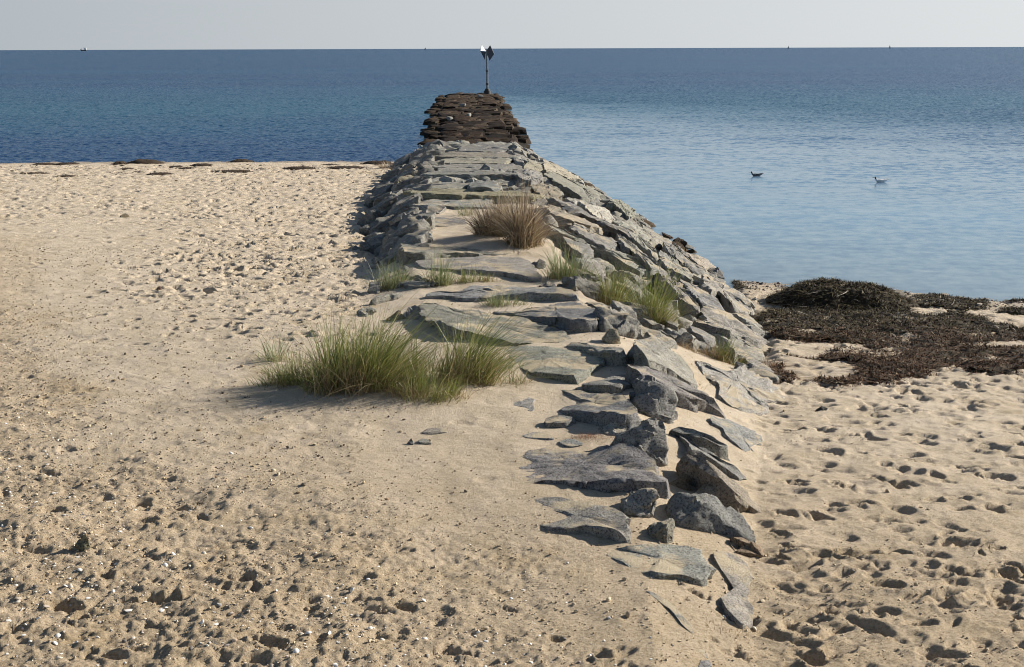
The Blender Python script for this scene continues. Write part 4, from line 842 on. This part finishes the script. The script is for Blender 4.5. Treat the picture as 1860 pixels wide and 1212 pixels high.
GR = [(.18, .21, .045), (.24, .27, .07), (.34, .34, .12), (.10, .14, .04), (.48, .40, .19)]
GW = [4, 4, 3, 3, 1.8]
PALE = [(.27, .31, .15), (.20, .25, .10), (.40, .37, .20), (.13, .17, .06)]
DRY = [(.40, .30, .15), (.30, .2, .1), (.50, .41, .25), (.20, .12, .06)]
BRN = [(.34, .26, .17), (.20, .145, .09), (.50, .41, .29), (.09, .06, .042)]
def clump(name, label, px, py, rx, ry, n, hgt, lean=(.25, .05), spread=.28, cols=GR, wts=GW, width=.008, dryn=.2, cat='grass', core=1., bend=.9, zoff=0, group=None, outw=.38):
    p = hit(px, py); root = link(name, None, (p.x, p.y, p.z)); tag(root, label, cat, group)
    def sc(m, k=1.):
        a = RNG.uniform(0, 6.28, m); r = np.sqrt(RNG.random(m)) ** core
        nc = max(3, m // 45); ci = RNG.integers(0, nc, m); ca = RNG.uniform(0, 6.28, nc); cr = np.sqrt(RNG.random(nc))
        x = rx * k * cr[ci] * np.cos(ca[ci]) + RNG.normal(0, .08, m); y = ry * k * cr[ci] * np.sin(ca[ci]) + RNG.normal(0, .07, m)
        x = np.where(RNG.random(m) < .25, rx * k * r * np.cos(a), x); y = np.where(np.abs(x) > rx * k, ry * .3 * np.sin(a), y)
        z = ground(x + p.x, y + p.y) - p.z + zoff
        return x, y, z
    x, y, z = sc(n); hh = (1 - .5 * np.clip(np.hypot(x / rx, y / ry), 0, 1) ** 2) * (1 + .5 * vn2(x * 5 + px, y * 5, 3)) * np.where(RNG.random(n) < .05, 1.3, 1)
    V, F, C = blades(x, y, z, n, hgt * hh, lean, spread * np.where(RNG.random(n) < .2, 2.2, 1), width, cols, wts, bend * np.where(RNG.random(n) < .2, 2, 1), hvar=.45, ox=outw * x / rx, oy=outw * y / ry)
    link('green_blades' if cols is not BRN and cols is not DRY else 'dead_blades', npmesh('blades', V, F, M_GRASS, True, colr=C), parent=root)
    m = int(n * dryn)
    if m > 3:
        x, y, z = sc(m, 1.08); V, F, C = blades(x, y, z, m, hgt * .5, (lean[0] * .5, 0), spread * 2.6, width * .8, DRY, [3, 2, 2, 2], 1.2)
        link('dry_stems', npmesh('dry_stems', V, F, M_GRASS, True, colr=C), parent=root)
    return root
print('grass')
clump('beach_grass', 'biggest dark green clump of beach grass, left of the jetty', 655, 712, .66, .42, 1600, .98, (.26, .1), .28, width=.010, dryn=.55, outw=.5)
clump('beach_grass', 'low green grass at the middle front of the big clump row', 775, 728, .42, .2, 480, .5, (.22, 0), .38, dryn=.6)
clump('beach_grass', 'fan-shaped green grass leaning right at the right end of the clump row', 845, 700, .3, .28, 560, 1.0, (.48, .1), .26, width=.0095, dryn=.5, outw=.35)
clump('beach_grass', 'thin scattered grass linking the biggest clump to the fan-shaped one', 775, 690, .45, .35, 150, .6, (.25, 0), .3, dryn=.3)
clump('beach_grass', 'short dark fringe of grass trailing left from the biggest clump', 545, 702, .5, .2, 620, .45, (.02, 0), .35, dryn=.3)
clump('beach_grass', 'little tuft standing left and behind the biggest clump', 508, 655, .22, .12, 90, .5, (-.05, 0), .45, cols=PALE, wts=[2, 2, 1, 2], dryn=.5)
clump('beach_grass', 'small yellow-green tuft just right of the fan-shaped grass', 905, 668, .2, .15, 110, .42, (.2, 0), .4, cols=PALE, wts=[2, 2, 2, 1], dryn=.5)
clump('beach_grass', 'tiny dry yellow tuft at the far right end of the clump row', 935, 695, .16, .1, 60, .3, (.1, 0), .5, cols=PALE, wts=[2, 2, 3, 1], dryn=.8)
clump('beach_grass', 'leftmost pale green tuft on the jetty edge', 703, 524, .36, .2, 330, .62, (.05, 0), .3, cols=PALE, wts=[4, 3, 3, 1], dryn=.3)
clump('beach_grass', 'tall upright tuft second from the left on the jetty', 793, 516, .26, .16, 280, .68, (.02, 0), .28, cols=PALE, wts=[3, 4, 2, 2], dryn=.3)
clump('beach_grass', 'low tuft in front of the broad pale bluish slab', 858, 512, .36, .12, 240, .34, (.15, 0), .4, dryn=.6)
clump('beach_grass', 'small round tuft in front of the long dark-fronted slab', 915, 556, .25, .13, 220, .36, (.12, 0), .45, cols=PALE, wts=[3, 3, 2, 2], dryn=.4)
clump('beach_grass', 'grey-green tuft with a reddish base, just right of the broad bluish slab', 1035, 506, .42, .2, 560, .85, (.12, 0), .3, cols=PALE, wts=[3, 4, 2, 3], dryn=.35)
clump('beach_grass', 'middle green tuft of the three on the right shoulder', 1112, 540, .26, .2, 640, .95, (.16, 0), .25, dryn=.35)
clump('beach_grass', 'tallest tuft at the right end of the three on the right shoulder', 1188, 574, .28, .2, 700, 1.0, (.22, 0), .27, dryn=.5)
clump('beach_grass', 'small short tuft below the tallest one, beside a sandy strip', 1247, 602, .2, .1, 150, .34, (.1, 0), .3, dryn=.5)
clump('beach_grass', 'sparse tuft with long spiky blades and a dry brown base, lowest on the right side', 1318, 652, .28, .16, 170, .55, (.32, 0), .4, dryn=2.2)
clump('beach_grass', 'few bleached blades at the end of the big sunlit boulder', 1272, 702, .1, .06, 16, .4, (.4, 0), .5, cols=DRY, wts=[1, 0, 3, 0], dryn=0, width=.006)
clump('dead_grass', 'left half of the dead brown grass, lower and darker', 903, 438, .38, .42, 1000, .95, (-.04, 0), .42, cols=BRN, wts=[2, 3, 3, 2], dryn=.5, width=.017, zoff=.0)
clump('dead_grass', 'right half of the dead brown grass, taller and tan', 950, 450, .26, .4, 1100, 1.36, (.02, 0), .33, cols=BRN, wts=[3, 2, 4, 2], dryn=.6, width=.014, outw=.12, bend=1.3, zoff=.0)
clump('beach_grass', 'few pale green blades left of the dead brown grass', 845, 392, .16, .14, 60, .5, (-.05, 0), .3, cols=PALE, wts=[3, 2, 2, 1], dryn=.3, width=.011)
clump('dead_grass', 'reddish dry tuft at the far left foot of the jetty by the shore', 716, 306, .6, .5, 320, .5, (0, 0), .45, cols=BRN, wts=[2, 1, 4, 0], dryn=.4, width=.022)
clump('dead_weed', 'reddish tangled mat of dead weed among the foreground rocks', 1088, 797, .3, .16, 700, .1, (0, 0), 1.6, cols=[(.22, .09, .05), (.32, .16, .09), (.16, .07, .04)], wts=[2, 2, 1], width=.004, dryn=.3, cat='dead weed')
clump('dead_weed', 'wispy brown twiggy plant near the bottom below the waisted slab', 1325, 1152, .2, .1, 110, .13, (.1, 0), 1.3, cols=[(.2, .14, .07), (.3, .22, .12)], wts=[2, 2], width=.003, dryn=.5, cat='dead weed')
clump('dead_weed', 'small orange-brown curled tuft beside the pointed pale slab tip', 1398, 662, .12, .1, 90, .22, (0, 0), .8, cols=[(.3, .14, .05), (.2, .09, .04)], wts=[2, 2], width=.01, dryn=.2, cat='dead weed')
clump('dead_grass', 'straw-like dry grass strewn on the sand above the sparse spiky tuft', 1262, 632, .42, .25, 300, .16, (.1, 0), 1.3, cols=DRY, wts=[3, 3, 2, 2], width=.006, dryn=.3)
clump('beach_grass', 'two stray thin blades in the right beach sand below the flaky slab', 1383, 955, .05, .03, 7, .16, (.1, 0), .4, cols=DRY, wts=[2, 1, 1, 1], width=.004, dryn=0)

# ------------------------------------------------------------------ seaweed
print('seaweed')
def inpoly(px, py, poly):
    ins = np.zeros(px.shape, bool); n = len(poly)
    for i in range(n):
        x0, y0 = poly[i]; x1, y1 = poly[(i + 1) % n]
        c = ((y0 > py) != (y1 > py)) & (px < (x1 - x0) * (py - y0) / (y1 - y0 + 1e-12) + x0); ins ^= c
    return ins
def wp(*pts): return [(lambda v: (v.x, v.y))(hit(1300 + a / 3.321, 480 + b / 3.321)) for a, b in pts]
POLY = [wp((225, 300), (330, 262), (600, 262), (900, 255), (1150, 262), (1230, 310), (1500, 300), (1700, 370), (1990, 400), (1990, 480), (1650, 470), (1540, 500), (1990, 530), (1990, 650), (1600, 670), (1400, 620), (1200, 680), (1060, 720), (900, 720), (750, 740), (590, 730), (620, 690), (750, 680), (850, 600), (700, 585), (560, 572), (420, 560), (640, 548), (720, 510), (920, 505), (850, 480), (640, 462), (420, 470), (270, 430), (215, 350)),
        wp((1080, 200), (1300, 195), (1640, 240), (1650, 270), (1500, 292), (1160, 250)), wp((1680, 220), (1990, 225), (1990, 242), (1720, 236)), wp((1680, 290), (1800, 275), (1990, 295), (1990, 325), (1820, 315)),
        wp((315, 610), (400, 600), (480, 660), (470, 715), (400, 722), (330, 690)), wp((60, 105), (100, 95), (200, 150), (120, 148)), wp((120, 140), (290, 155), (180, 160)), wp((110, 92), (220, 90), (180, 100))]
xs_ = np.arange(3.2, 16, .05); yv_ = np.arange(20.5, 34.5, .07)
GX, GY = np.meshgrid(xs_, yv_)
def cover(x, y):
    m = np.zeros(x.shape, bool); jx = x + .22 * fbm2(x * 3, y * 3, 3, 60); jy = y + .4 * fbm2(x * 3 + 9, y * 3, 3, 61)
    for P in POLY: m |= inpoly(jx, jy, P)
    return m
mc = hit(1500, 553)
def mound(x, y):
    a = (x - mc.x); ax = np.where(a < 0, a / 1.02, a / 1.75); b = (y - mc.y - .1) / .95
    flatd = sstep(1.35, .45, np.sqrt(ax ** 2 + b ** 2) + .12 * fbm2(x * 1.8, y * 1.8, 3, 71))
    return .42 * flatd
M0 = mound(GX, GY); cv = cover(GX, GY)
core = np.zeros_like(GX)
cv2 = cv.copy()
for dj in (-1, 0, 1):
    for di in (-1, 0, 1): cv2 &= np.roll(np.roll(cv, dj, 0), di, 1)
dense = fbm2(GX * 1.1, GY * 1.6, 3, 64)
thick = np.where(cv2, .03 + .05 * np.maximum(0, dense + .3), 0) * (dense > -.42)
Zs = ground(GX.ravel(), GY.ravel()).reshape(GX.shape) + thick + M0 + np.where(cv | (M0 > .02), (.04 + .05 * np.clip(M0 * 3, 0, 1)) * fbm2(GX * 5, GY * 5, 4, 66, .7) + .07 * fbm2(GX * 1.6, GY * 1.6, 2, 67), 0)
keep = (thick > 0) | (M0 > .02)
ii = np.arange(GX.size).reshape(GX.shape)
fk = keep[:-1, :-1] & keep[1:, :-1] & keep[:-1, 1:] & keep[1:, 1:]
F = np.stack([ii[:-1, :-1], ii[:-1, 1:], ii[1:, 1:], ii[1:, :-1]], -1)[fk]
used, inv = np.unique(F, return_inverse=True); F = inv.reshape(-1, 4)
Vw = np.stack([GX.ravel(), GY.ravel(), Zs.ravel()], 1)[used]
k = fbm2(Vw[:, 0] * 2.3, Vw[:, 1] * 2.3, 3, 68)[:, None]
Cw = np.array([.036, .026, .016]) * (1 + 1.0 * k) + np.array([.0, .006, .0]) * np.maximum(0, k)
# strands
n = 60000
sx = []; sy = []
while len(sx) < n:
    x = RNG.uniform(3.2, 16, 20000); y = RNG.uniform(20.5, 34.4, 20000)
    ok = (cover(x, y) & (RNG.random(20000) < np.clip(.75 + 1.3 * fbm2(x * 1.1, y * 1.6, 3, 64), .35, 1))) | (mound(x, y) > .06)
    ok &= x < .46 * y
    sx += list(x[ok]); sy += list(y[ok])
sx = np.array(sx[:n]); sy = np.array(sy[:n])
jx = np.clip(((sx - xs_[0]) / .05).astype(int), 0, len(xs_) - 1); jy = np.clip(((sy - yv_[0]) / .07).astype(int), 0, len(yv_) - 1)
sz = np.where(keep[jy, jx], Zs[jy, jx], ground(sx, sy)) + .004
red = (RNG.random(n) < sstep(28.6, 24.2, sy + 1.5 * fbm2(sx, sy, 2, 8)))[:, None].astype(float)
V2, F2, C2 = blades(sx, sy, sz, n, np.where(mound(sx, sy) > .05, .16, .13), (0, 0), 1.0, np.where(mound(sx, sy) > .05, .026, .024), [(1, 1, 1)], [1], 1.0, 4, .6, .5)
cb = (1 - red) * pal(n, [(.06, .046, .024), (.12, .095, .045), (.26, .21, .13), (.028, .02, .013), (.55, .5, .42)], [4, 4, 1.6, 4, .35]) + red * pal(n, [(.11, .062, .036), (.17, .10, .055), (.06, .036, .022), (.36, .27, .18)], [4, 3, 3, .6])  # palest strand colours paint glints of light into the weed
C2 = np.repeat(cb, 8, 0)
V = np.vstack([Vw, V2]); F2 = F2 + len(Vw)
tag(link('seaweed_wrack', npmesh('seaweed_wrack', V, [F, F2], M_KELP, True, colr=np.vstack([Cw, C2]))), kind='stuff')

def wrack_clump(px, py, rx, ry, h, label, group):
    p = hit(px, py); n = int(60 + 260 * rx)
    th = np.linspace(0, 2 * np.pi, 25)[:-1]; rr = 1 + .35 * vn2(np.cos(th) * 3 + px, np.sin(th) * 3, 5)
    V = [[0, 0, h]]; 
    for t, hz in ((.5, .8), (.8, .45), (1, -.03)):
        for a, r in zip(th, rr): V.append([rx * t * r * math.cos(a), ry * t * r * math.sin(a), h * hz * (1 + .8 * random.uniform(-.5, .5)) if t < 1 else -.04])
    V = np.array(V); N = 24; F3 = np.array([[0, 1 + i, 1 + (i + 1) % N] for i in range(N)])
    F4 = np.array([[1 + k * N + i, 1 + (k + 1) * N + i, 1 + (k + 1) * N + (i + 1) % N, 1 + k * N + (i + 1) % N] for k in range(2) for i in range(N)])
    a = RNG.uniform(0, 6.28, n); r = np.sqrt(RNG.random(n)); x = rx * r * np.cos(a) * 1.1; y = ry * r * np.sin(a) * 1.1
    z = h * (1 - r ** 1.5)
    V2, F2, _ = blades(x, y, z, n, .16, (0, 0), 1.0, .04, [(1, 1, 1)], [1], 1, 4, .5, .4)
    C2 = np.repeat(pal(n, [(.06, .04, .025), (.13, .08, .045), (.035, .025, .018)], [2, 2, 2]), 8, 0)
    V = np.vstack([V, V2]); C = np.vstack([np.tile([.06, .042, .028], (73, 1)), C2])
    z0 = float(ground(p.x, p.y)[0])
    o = link('seaweed_clump', npmesh('seaweed_clump', V, [F3, F4, F2 + 73], M_KELP, True, colr=C), (p.x, p.y, z0)); tag(o, label, 'seaweed', group)
g = 'dark seaweed clumps along the left tide line'
for px, py, rx, h in [(80, 299, .8, .1), (122, 299, .9, .1), (218, 299, .5, .14), (263, 297, 1.3, .2), (367, 301, .7, .09), (438, 295, .9, .16), (65, 316, .8, .08), (120, 321, .6, .05), (155, 320, .5, .06), (215, 316, .5, .05), (250, 313, .6, .1), (290, 317, .9, .09), (340, 306, .5, .05), (420, 312, 1.2, .05), (480, 308, .6, .04), (545, 307, 1.0, .07), (630, 306, 1.5, .09), (684, 298, 1.0, .14), (320, 303, .5, .06), (230, 308, .4, .05), (600, 300, .6, .04)]:
    big = (px == 263)
    wrack_clump(px, py, rx * .75, .35 + .2 * rx, h * 1.0, 'widest dark seaweed clump on the left waterline' if big else 'dark brown seaweed clump washed up along the left tide line', None if big else g)

# ------------------------------------------------------------------ channel marker at the jetty end
def cyl(bm, r0, r1, z0, z1, seg=16, c=(0, 0)):
    a = [bm.verts.new((c[0] + r0 * math.cos(i * 2 * math.pi / seg), c[1] + r0 * math.sin(i * 2 * math.pi / seg), z0)) for i in range(seg)]
    b = [bm.verts.new((c[0] + r1 * math.cos(i * 2 * math.pi / seg), c[1] + r1 * math.sin(i * 2 * math.pi / seg), z1)) for i in range(seg)]
    for i in range(seg): bm.faces.new((a[i], a[(i + 1) % seg], b[(i + 1) % seg], b[i]))
    bm.faces.new(a[::-1]); bm.faces.new(b)
def box(bm, lo, hi):
    v = [bm.verts.new((x, y, z)) for x in (lo[0], hi[0]) for y in (lo[1], hi[1]) for z in (lo[2], hi[2])]
    for f in ((0, 1, 3, 2), (4, 6, 7, 5), (0, 4, 5, 1), (2, 3, 7, 6), (0, 2, 6, 4), (1, 5, 7, 3)): bm.faces.new([v[i] for i in f])
def bmlink(name, bm, mat, parent, smooth=False, loc=(0, 0, 0)):
    bmesh.ops.recalc_face_normals(bm, faces=bm.faces)
    me = bpy.data.meshes.new(name); bm.to_mesh(me); bm.free(); me.materials.append(mat)
    for p in me.polygons: p.use_smooth = smooth
    if smooth: me.set_sharp_from_angle(angle=R(40))
    return link(name, me, loc, parent)
M_STEEL = mat_col('galvanised_pole', .45, .3, base=(.2, .2, .19), var=.4, scale=3)
M_BLACK = mat_col('rusty_black', .7, base=(.03, .028, .028), var=.4)
M_WHITE = mat_col('white_board', .5, base=(.85, .85, .83), var=.05)
M_BOARD = mat_col('dark_board', .6, base=(.07, .07, .085), var=.2)
mp = atY(885, 166, 172.0); mroot = link('channel_marker', None, (mp.x, mp.y, mp.z - .1))
tag(mroot, 'tall thin channel marker post with diamond boards at the far end of the jetty', 'channel marker')
u = 172.0 / 2583        # metres per photo pixel there
bm = bmesh.new(); cyl(bm, .45, .40, -.5, .18, 14); cyl(bm, .3, .26, .18, .4, 14); bmlink('base', bm, M_BLACK, mroot, True)
bm = bmesh.new(); cyl(bm, .13, .11, .4, 5.0, 14); bmlink('pole', bm, M_STEEL, mroot, True)
bm = bmesh.new(); cyl(bm, .17, .17, 2.4, 2.55, 12); cyl(bm, .17, .17, .85, 1.05, 12); bmlink('clamp', bm, M_BLACK, mroot, True)
def dboard(P, name, mat):
    bm = bmesh.new(); P = [Vector(p) for p in P]; n = (P[1] - P[0]).cross(P[2] - P[0]).normalized() * .03
    a = [bm.verts.new(p + n) for p in P]; b = [bm.verts.new(p - n) for p in P]
    bm.faces.new(a); bm.faces.new(b[::-1])
    for i in range(len(P)): bm.faces.new((a[i], b[i], b[(i + 1) % len(P)], a[(i + 1) % len(P)]))
    return bmlink(name, bm, mat, mroot)
def mk(px, py, dy): q = atY(px, py, mp.y + dy); return (q.x - mp.x, q.y - mp.y, q.z - mp.z + .1)
dboard([mk(883.3, 93.5, -.16), mk(890.5, 82.2, -.3), mk(897.8, 98, -.75), mk(889.2, 110.5, -.45)], 'right_board', M_BOARD)
dboard([mk(874.6, 81.5, -.40), mk(882.4, 93.2, .35), mk(872.6, 92.4, -.60)], 'white_board_half', M_WHITE)
dboard([mk(872.9, 93.0, .65), mk(882.4, 94.2, .0), mk(880.8, 109, .2)], 'dark_board_half', M_BOARD)
dboard([mk(872.4, 93.2, .62), mk(873.4, 93.2, .62), mk(873.4, 96.4, .62), mk(872.4, 96.4, .62)], 'bracket', M_WHITE)

# ------------------------------------------------------------------ birds
def skinned(name, nodes, edges, mat, parent, sub=2):
    me = bpy.data.meshes.new(name); me.from_pydata([n[:3] for n in nodes], edges, []); o = link(name, me, parent=parent)
    md = o.modifiers.new('skin', 'SKIN'); md.use_smooth_shade = True
    for i, n in enumerate(nodes): me.skin_vertices[0].data[i].radius = (n[3], n[4] if len(n) > 4 else n[3]); 
    me.skin_vertices[0].data[0].use_root = True
    s = o.modifiers.new('sub', 'SUBSURF'); s.levels = sub; s.render_levels = sub
    me.materials.append(mat); return o
M_BD = mat_col('dark_plumage', .7, base=(.035, .035, .04), var=.3, scale=20); M_BW = mat_col('white_plumage', .7, base=(.8, .8, .78), var=.05, scale=20)
M_BG = mat_col('grey_plumage', .7, base=(.16, .17, .18), var=.3, scale=15); M_BILL = mat_col('bill', .4, base=(.05, .04, .03), var=.1)
def bird(px, py, L, label, body, headm, wing, flankwhite, standing=False):
    p = flat(px, py, .0) if not standing else hit(px, py)
    root = link('waterbird', None, (p.x, p.y, p.z)); tag(root, label, 'bird'); root.scale = (L, L, L)
    z0 = .0 if not standing else .16
    # faces left (-x): one continuous body from tail through breast, neck and head
    nodes = [(-.02, 0, .06 + z0, .15, .12), (.2, 0, .08 + z0, .13, .11), (.38, 0, .14 + z0, .06, .04), (.52, 0, .19 + z0, .02, .012), (-.22, 0, .09 + z0, .10, .10), (-.31, 0, .16 + z0, .07), (-.34, 0, .235 + z0, .055), (-.36, 0, .29 + z0, .065), (-.42, 0, .285 + z0, .04)]
    b = skinned('body', nodes, [(0, 1), (1, 2), (2, 3), (0, 4), (4, 5), (5, 6), (6, 7), (7, 8)], body, root)
    hd = skinned('head_plumage', [(-.315, 0, .18 + z0, .072), (-.34, 0, .235 + z0, .060), (-.36, 0, .295 + z0, .069), (-.42, 0, .288 + z0, .043)], [(0, 1), (1, 2), (2, 3)], headm, root)
    bm = bmesh.new(); bmesh.ops.create_cone(bm, cap_ends=True, segments=8, radius1=.018, radius2=.004, depth=.12, matrix=Matrix.Translation((-.50, 0, .28 + z0)) @ Matrix.Rotation(-math.pi / 2, 4, 'Y'))
    bmlink('bill', bm, M_BILL, root, True)
    for sy in (-1, 1):
        skinned('wing', [(-.08, sy * .10, .12 + z0, .07, .03), (.12, sy * .11, .14 + z0, .07, .03), (.3, sy * .06, .18 + z0, .04, .015), (.46, sy * .02, .22 + z0, .012, .008)], [(0, 1), (1, 2), (2, 3)], wing, root)
    if flankwhite:
        skinned('rump', [(.16, 0, .10 + z0, .145, .14), (.33, 0, .14 + z0, .09, .08)], [(0, 1)], M_BW, root)
    if standing:
        for sy in (-1, 1):
            bm = bmesh.new(); cyl(bm, .012, .012, 0, .16, 6, (0, sy * .04)); bmlink('leg', bm, M_BILL, root)
bird(1374, 320, .62, 'dark goose-like bird swimming left on the calm water, nearer the jetty', M_BG, M_BD, M_BD, False)
bird(1600, 331, .68, 'swimming bird with a black neck and bright white back, farther right on the calm water', M_BW, M_BD, M_BW, True)
bird(1624, 530, .17, 'tiny black and white bird at the right water edge, left one of two', M_BW, M_BD, M_BW, False, True)
bird(1649, 534, .15, 'tiny pale bird with a dark head at the right water edge, right one of two', M_BW, M_BD, M_BG, False, True)

# ------------------------------------------------------------------ boats on the horizon
M_HULL = mat_col('dark_hull', .6, base=(.06, .08, .1), var=.2); M_SAIL = mat_col('sail', .7, base=(.35, .37, .4), var=.05)
def prism(bm, pts, y0, y1):
    a = [bm.verts.new((x, y0, z)) for x, z in pts]; b = [bm.verts.new((x, y1, z)) for x, z in pts]
    bm.faces.new(a); bm.faces.new(b[::-1])
    for i in range(len(pts)): bm.faces.new((a[i], b[i], b[(i + 1) % len(pts)], a[(i + 1) % len(pts)]))
Yb = 7800.; q = atY(152, 90, Yb); root = link('fishing_boat', None, (q.x, Yb, 0)); tag(root, 'tiny grey and white fishing boat on the horizon at far left', 'boat')
bm = bmesh.new(); prism(bm, [(-17, 9), (-14, 0), (14, 0), (16, 6), (6, 6), (4, 5), (-10, 6)], -4, 4); bmlink('hull', bm, M_HULL, root)
bm = bmesh.new(); prism(bm, [(4, 6), (4, 14), (6, 17), (13, 17), (14, 6)], -3, 3); bmlink('wheelhouse', bm, M_WHITE, root)
bm = bmesh.new(); cyl(bm, .6, .5, 6, 21, 8, (-2, 0)); cyl(bm, .6, .5, 6, 16, 8, (-12, 0)); bmlink('mast', bm, M_HULL, root)
for px, h, lb in ((1432, 15, 'tiny sailboat on the horizon, left one of the pair at right'), (1616, 18, 'tiny sailboat on the horizon, rightmost'), (772.5, 13, 'faint tiny sailboat on the horizon just left of the marker')):
    q = atY(px, 88, 7000.); root = link('sailboat', None, (q.x, 7000, 0)); tag(root, lb, 'sailboat')
    bm = bmesh.new(); prism(bm, [(-5, 1.6), (-4, 0), (4, 0), (5, 1.3)], -1.3, 1.3); bmlink('hull', bm, M_HULL, root)
    bm = bmesh.new(); prism(bm, [(-.2, 2.5), (4.2, 2.5), (-.2, h)], -.1, .1); bmlink('mainsail', bm, M_SAIL, root)
    bm = bmesh.new(); prism(bm, [(-.8, h * .8), (-4.6, 2), (-.8, 2.2)], -.08, .08); bmlink('jib', bm, M_SAIL, root)
    bm = bmesh.new(); cyl(bm, .12, .1, 1, h + .6, 6, (-.5, 0)); bmlink('mast', bm, M_HULL, root)
print('done', len(bpy.data.objects))
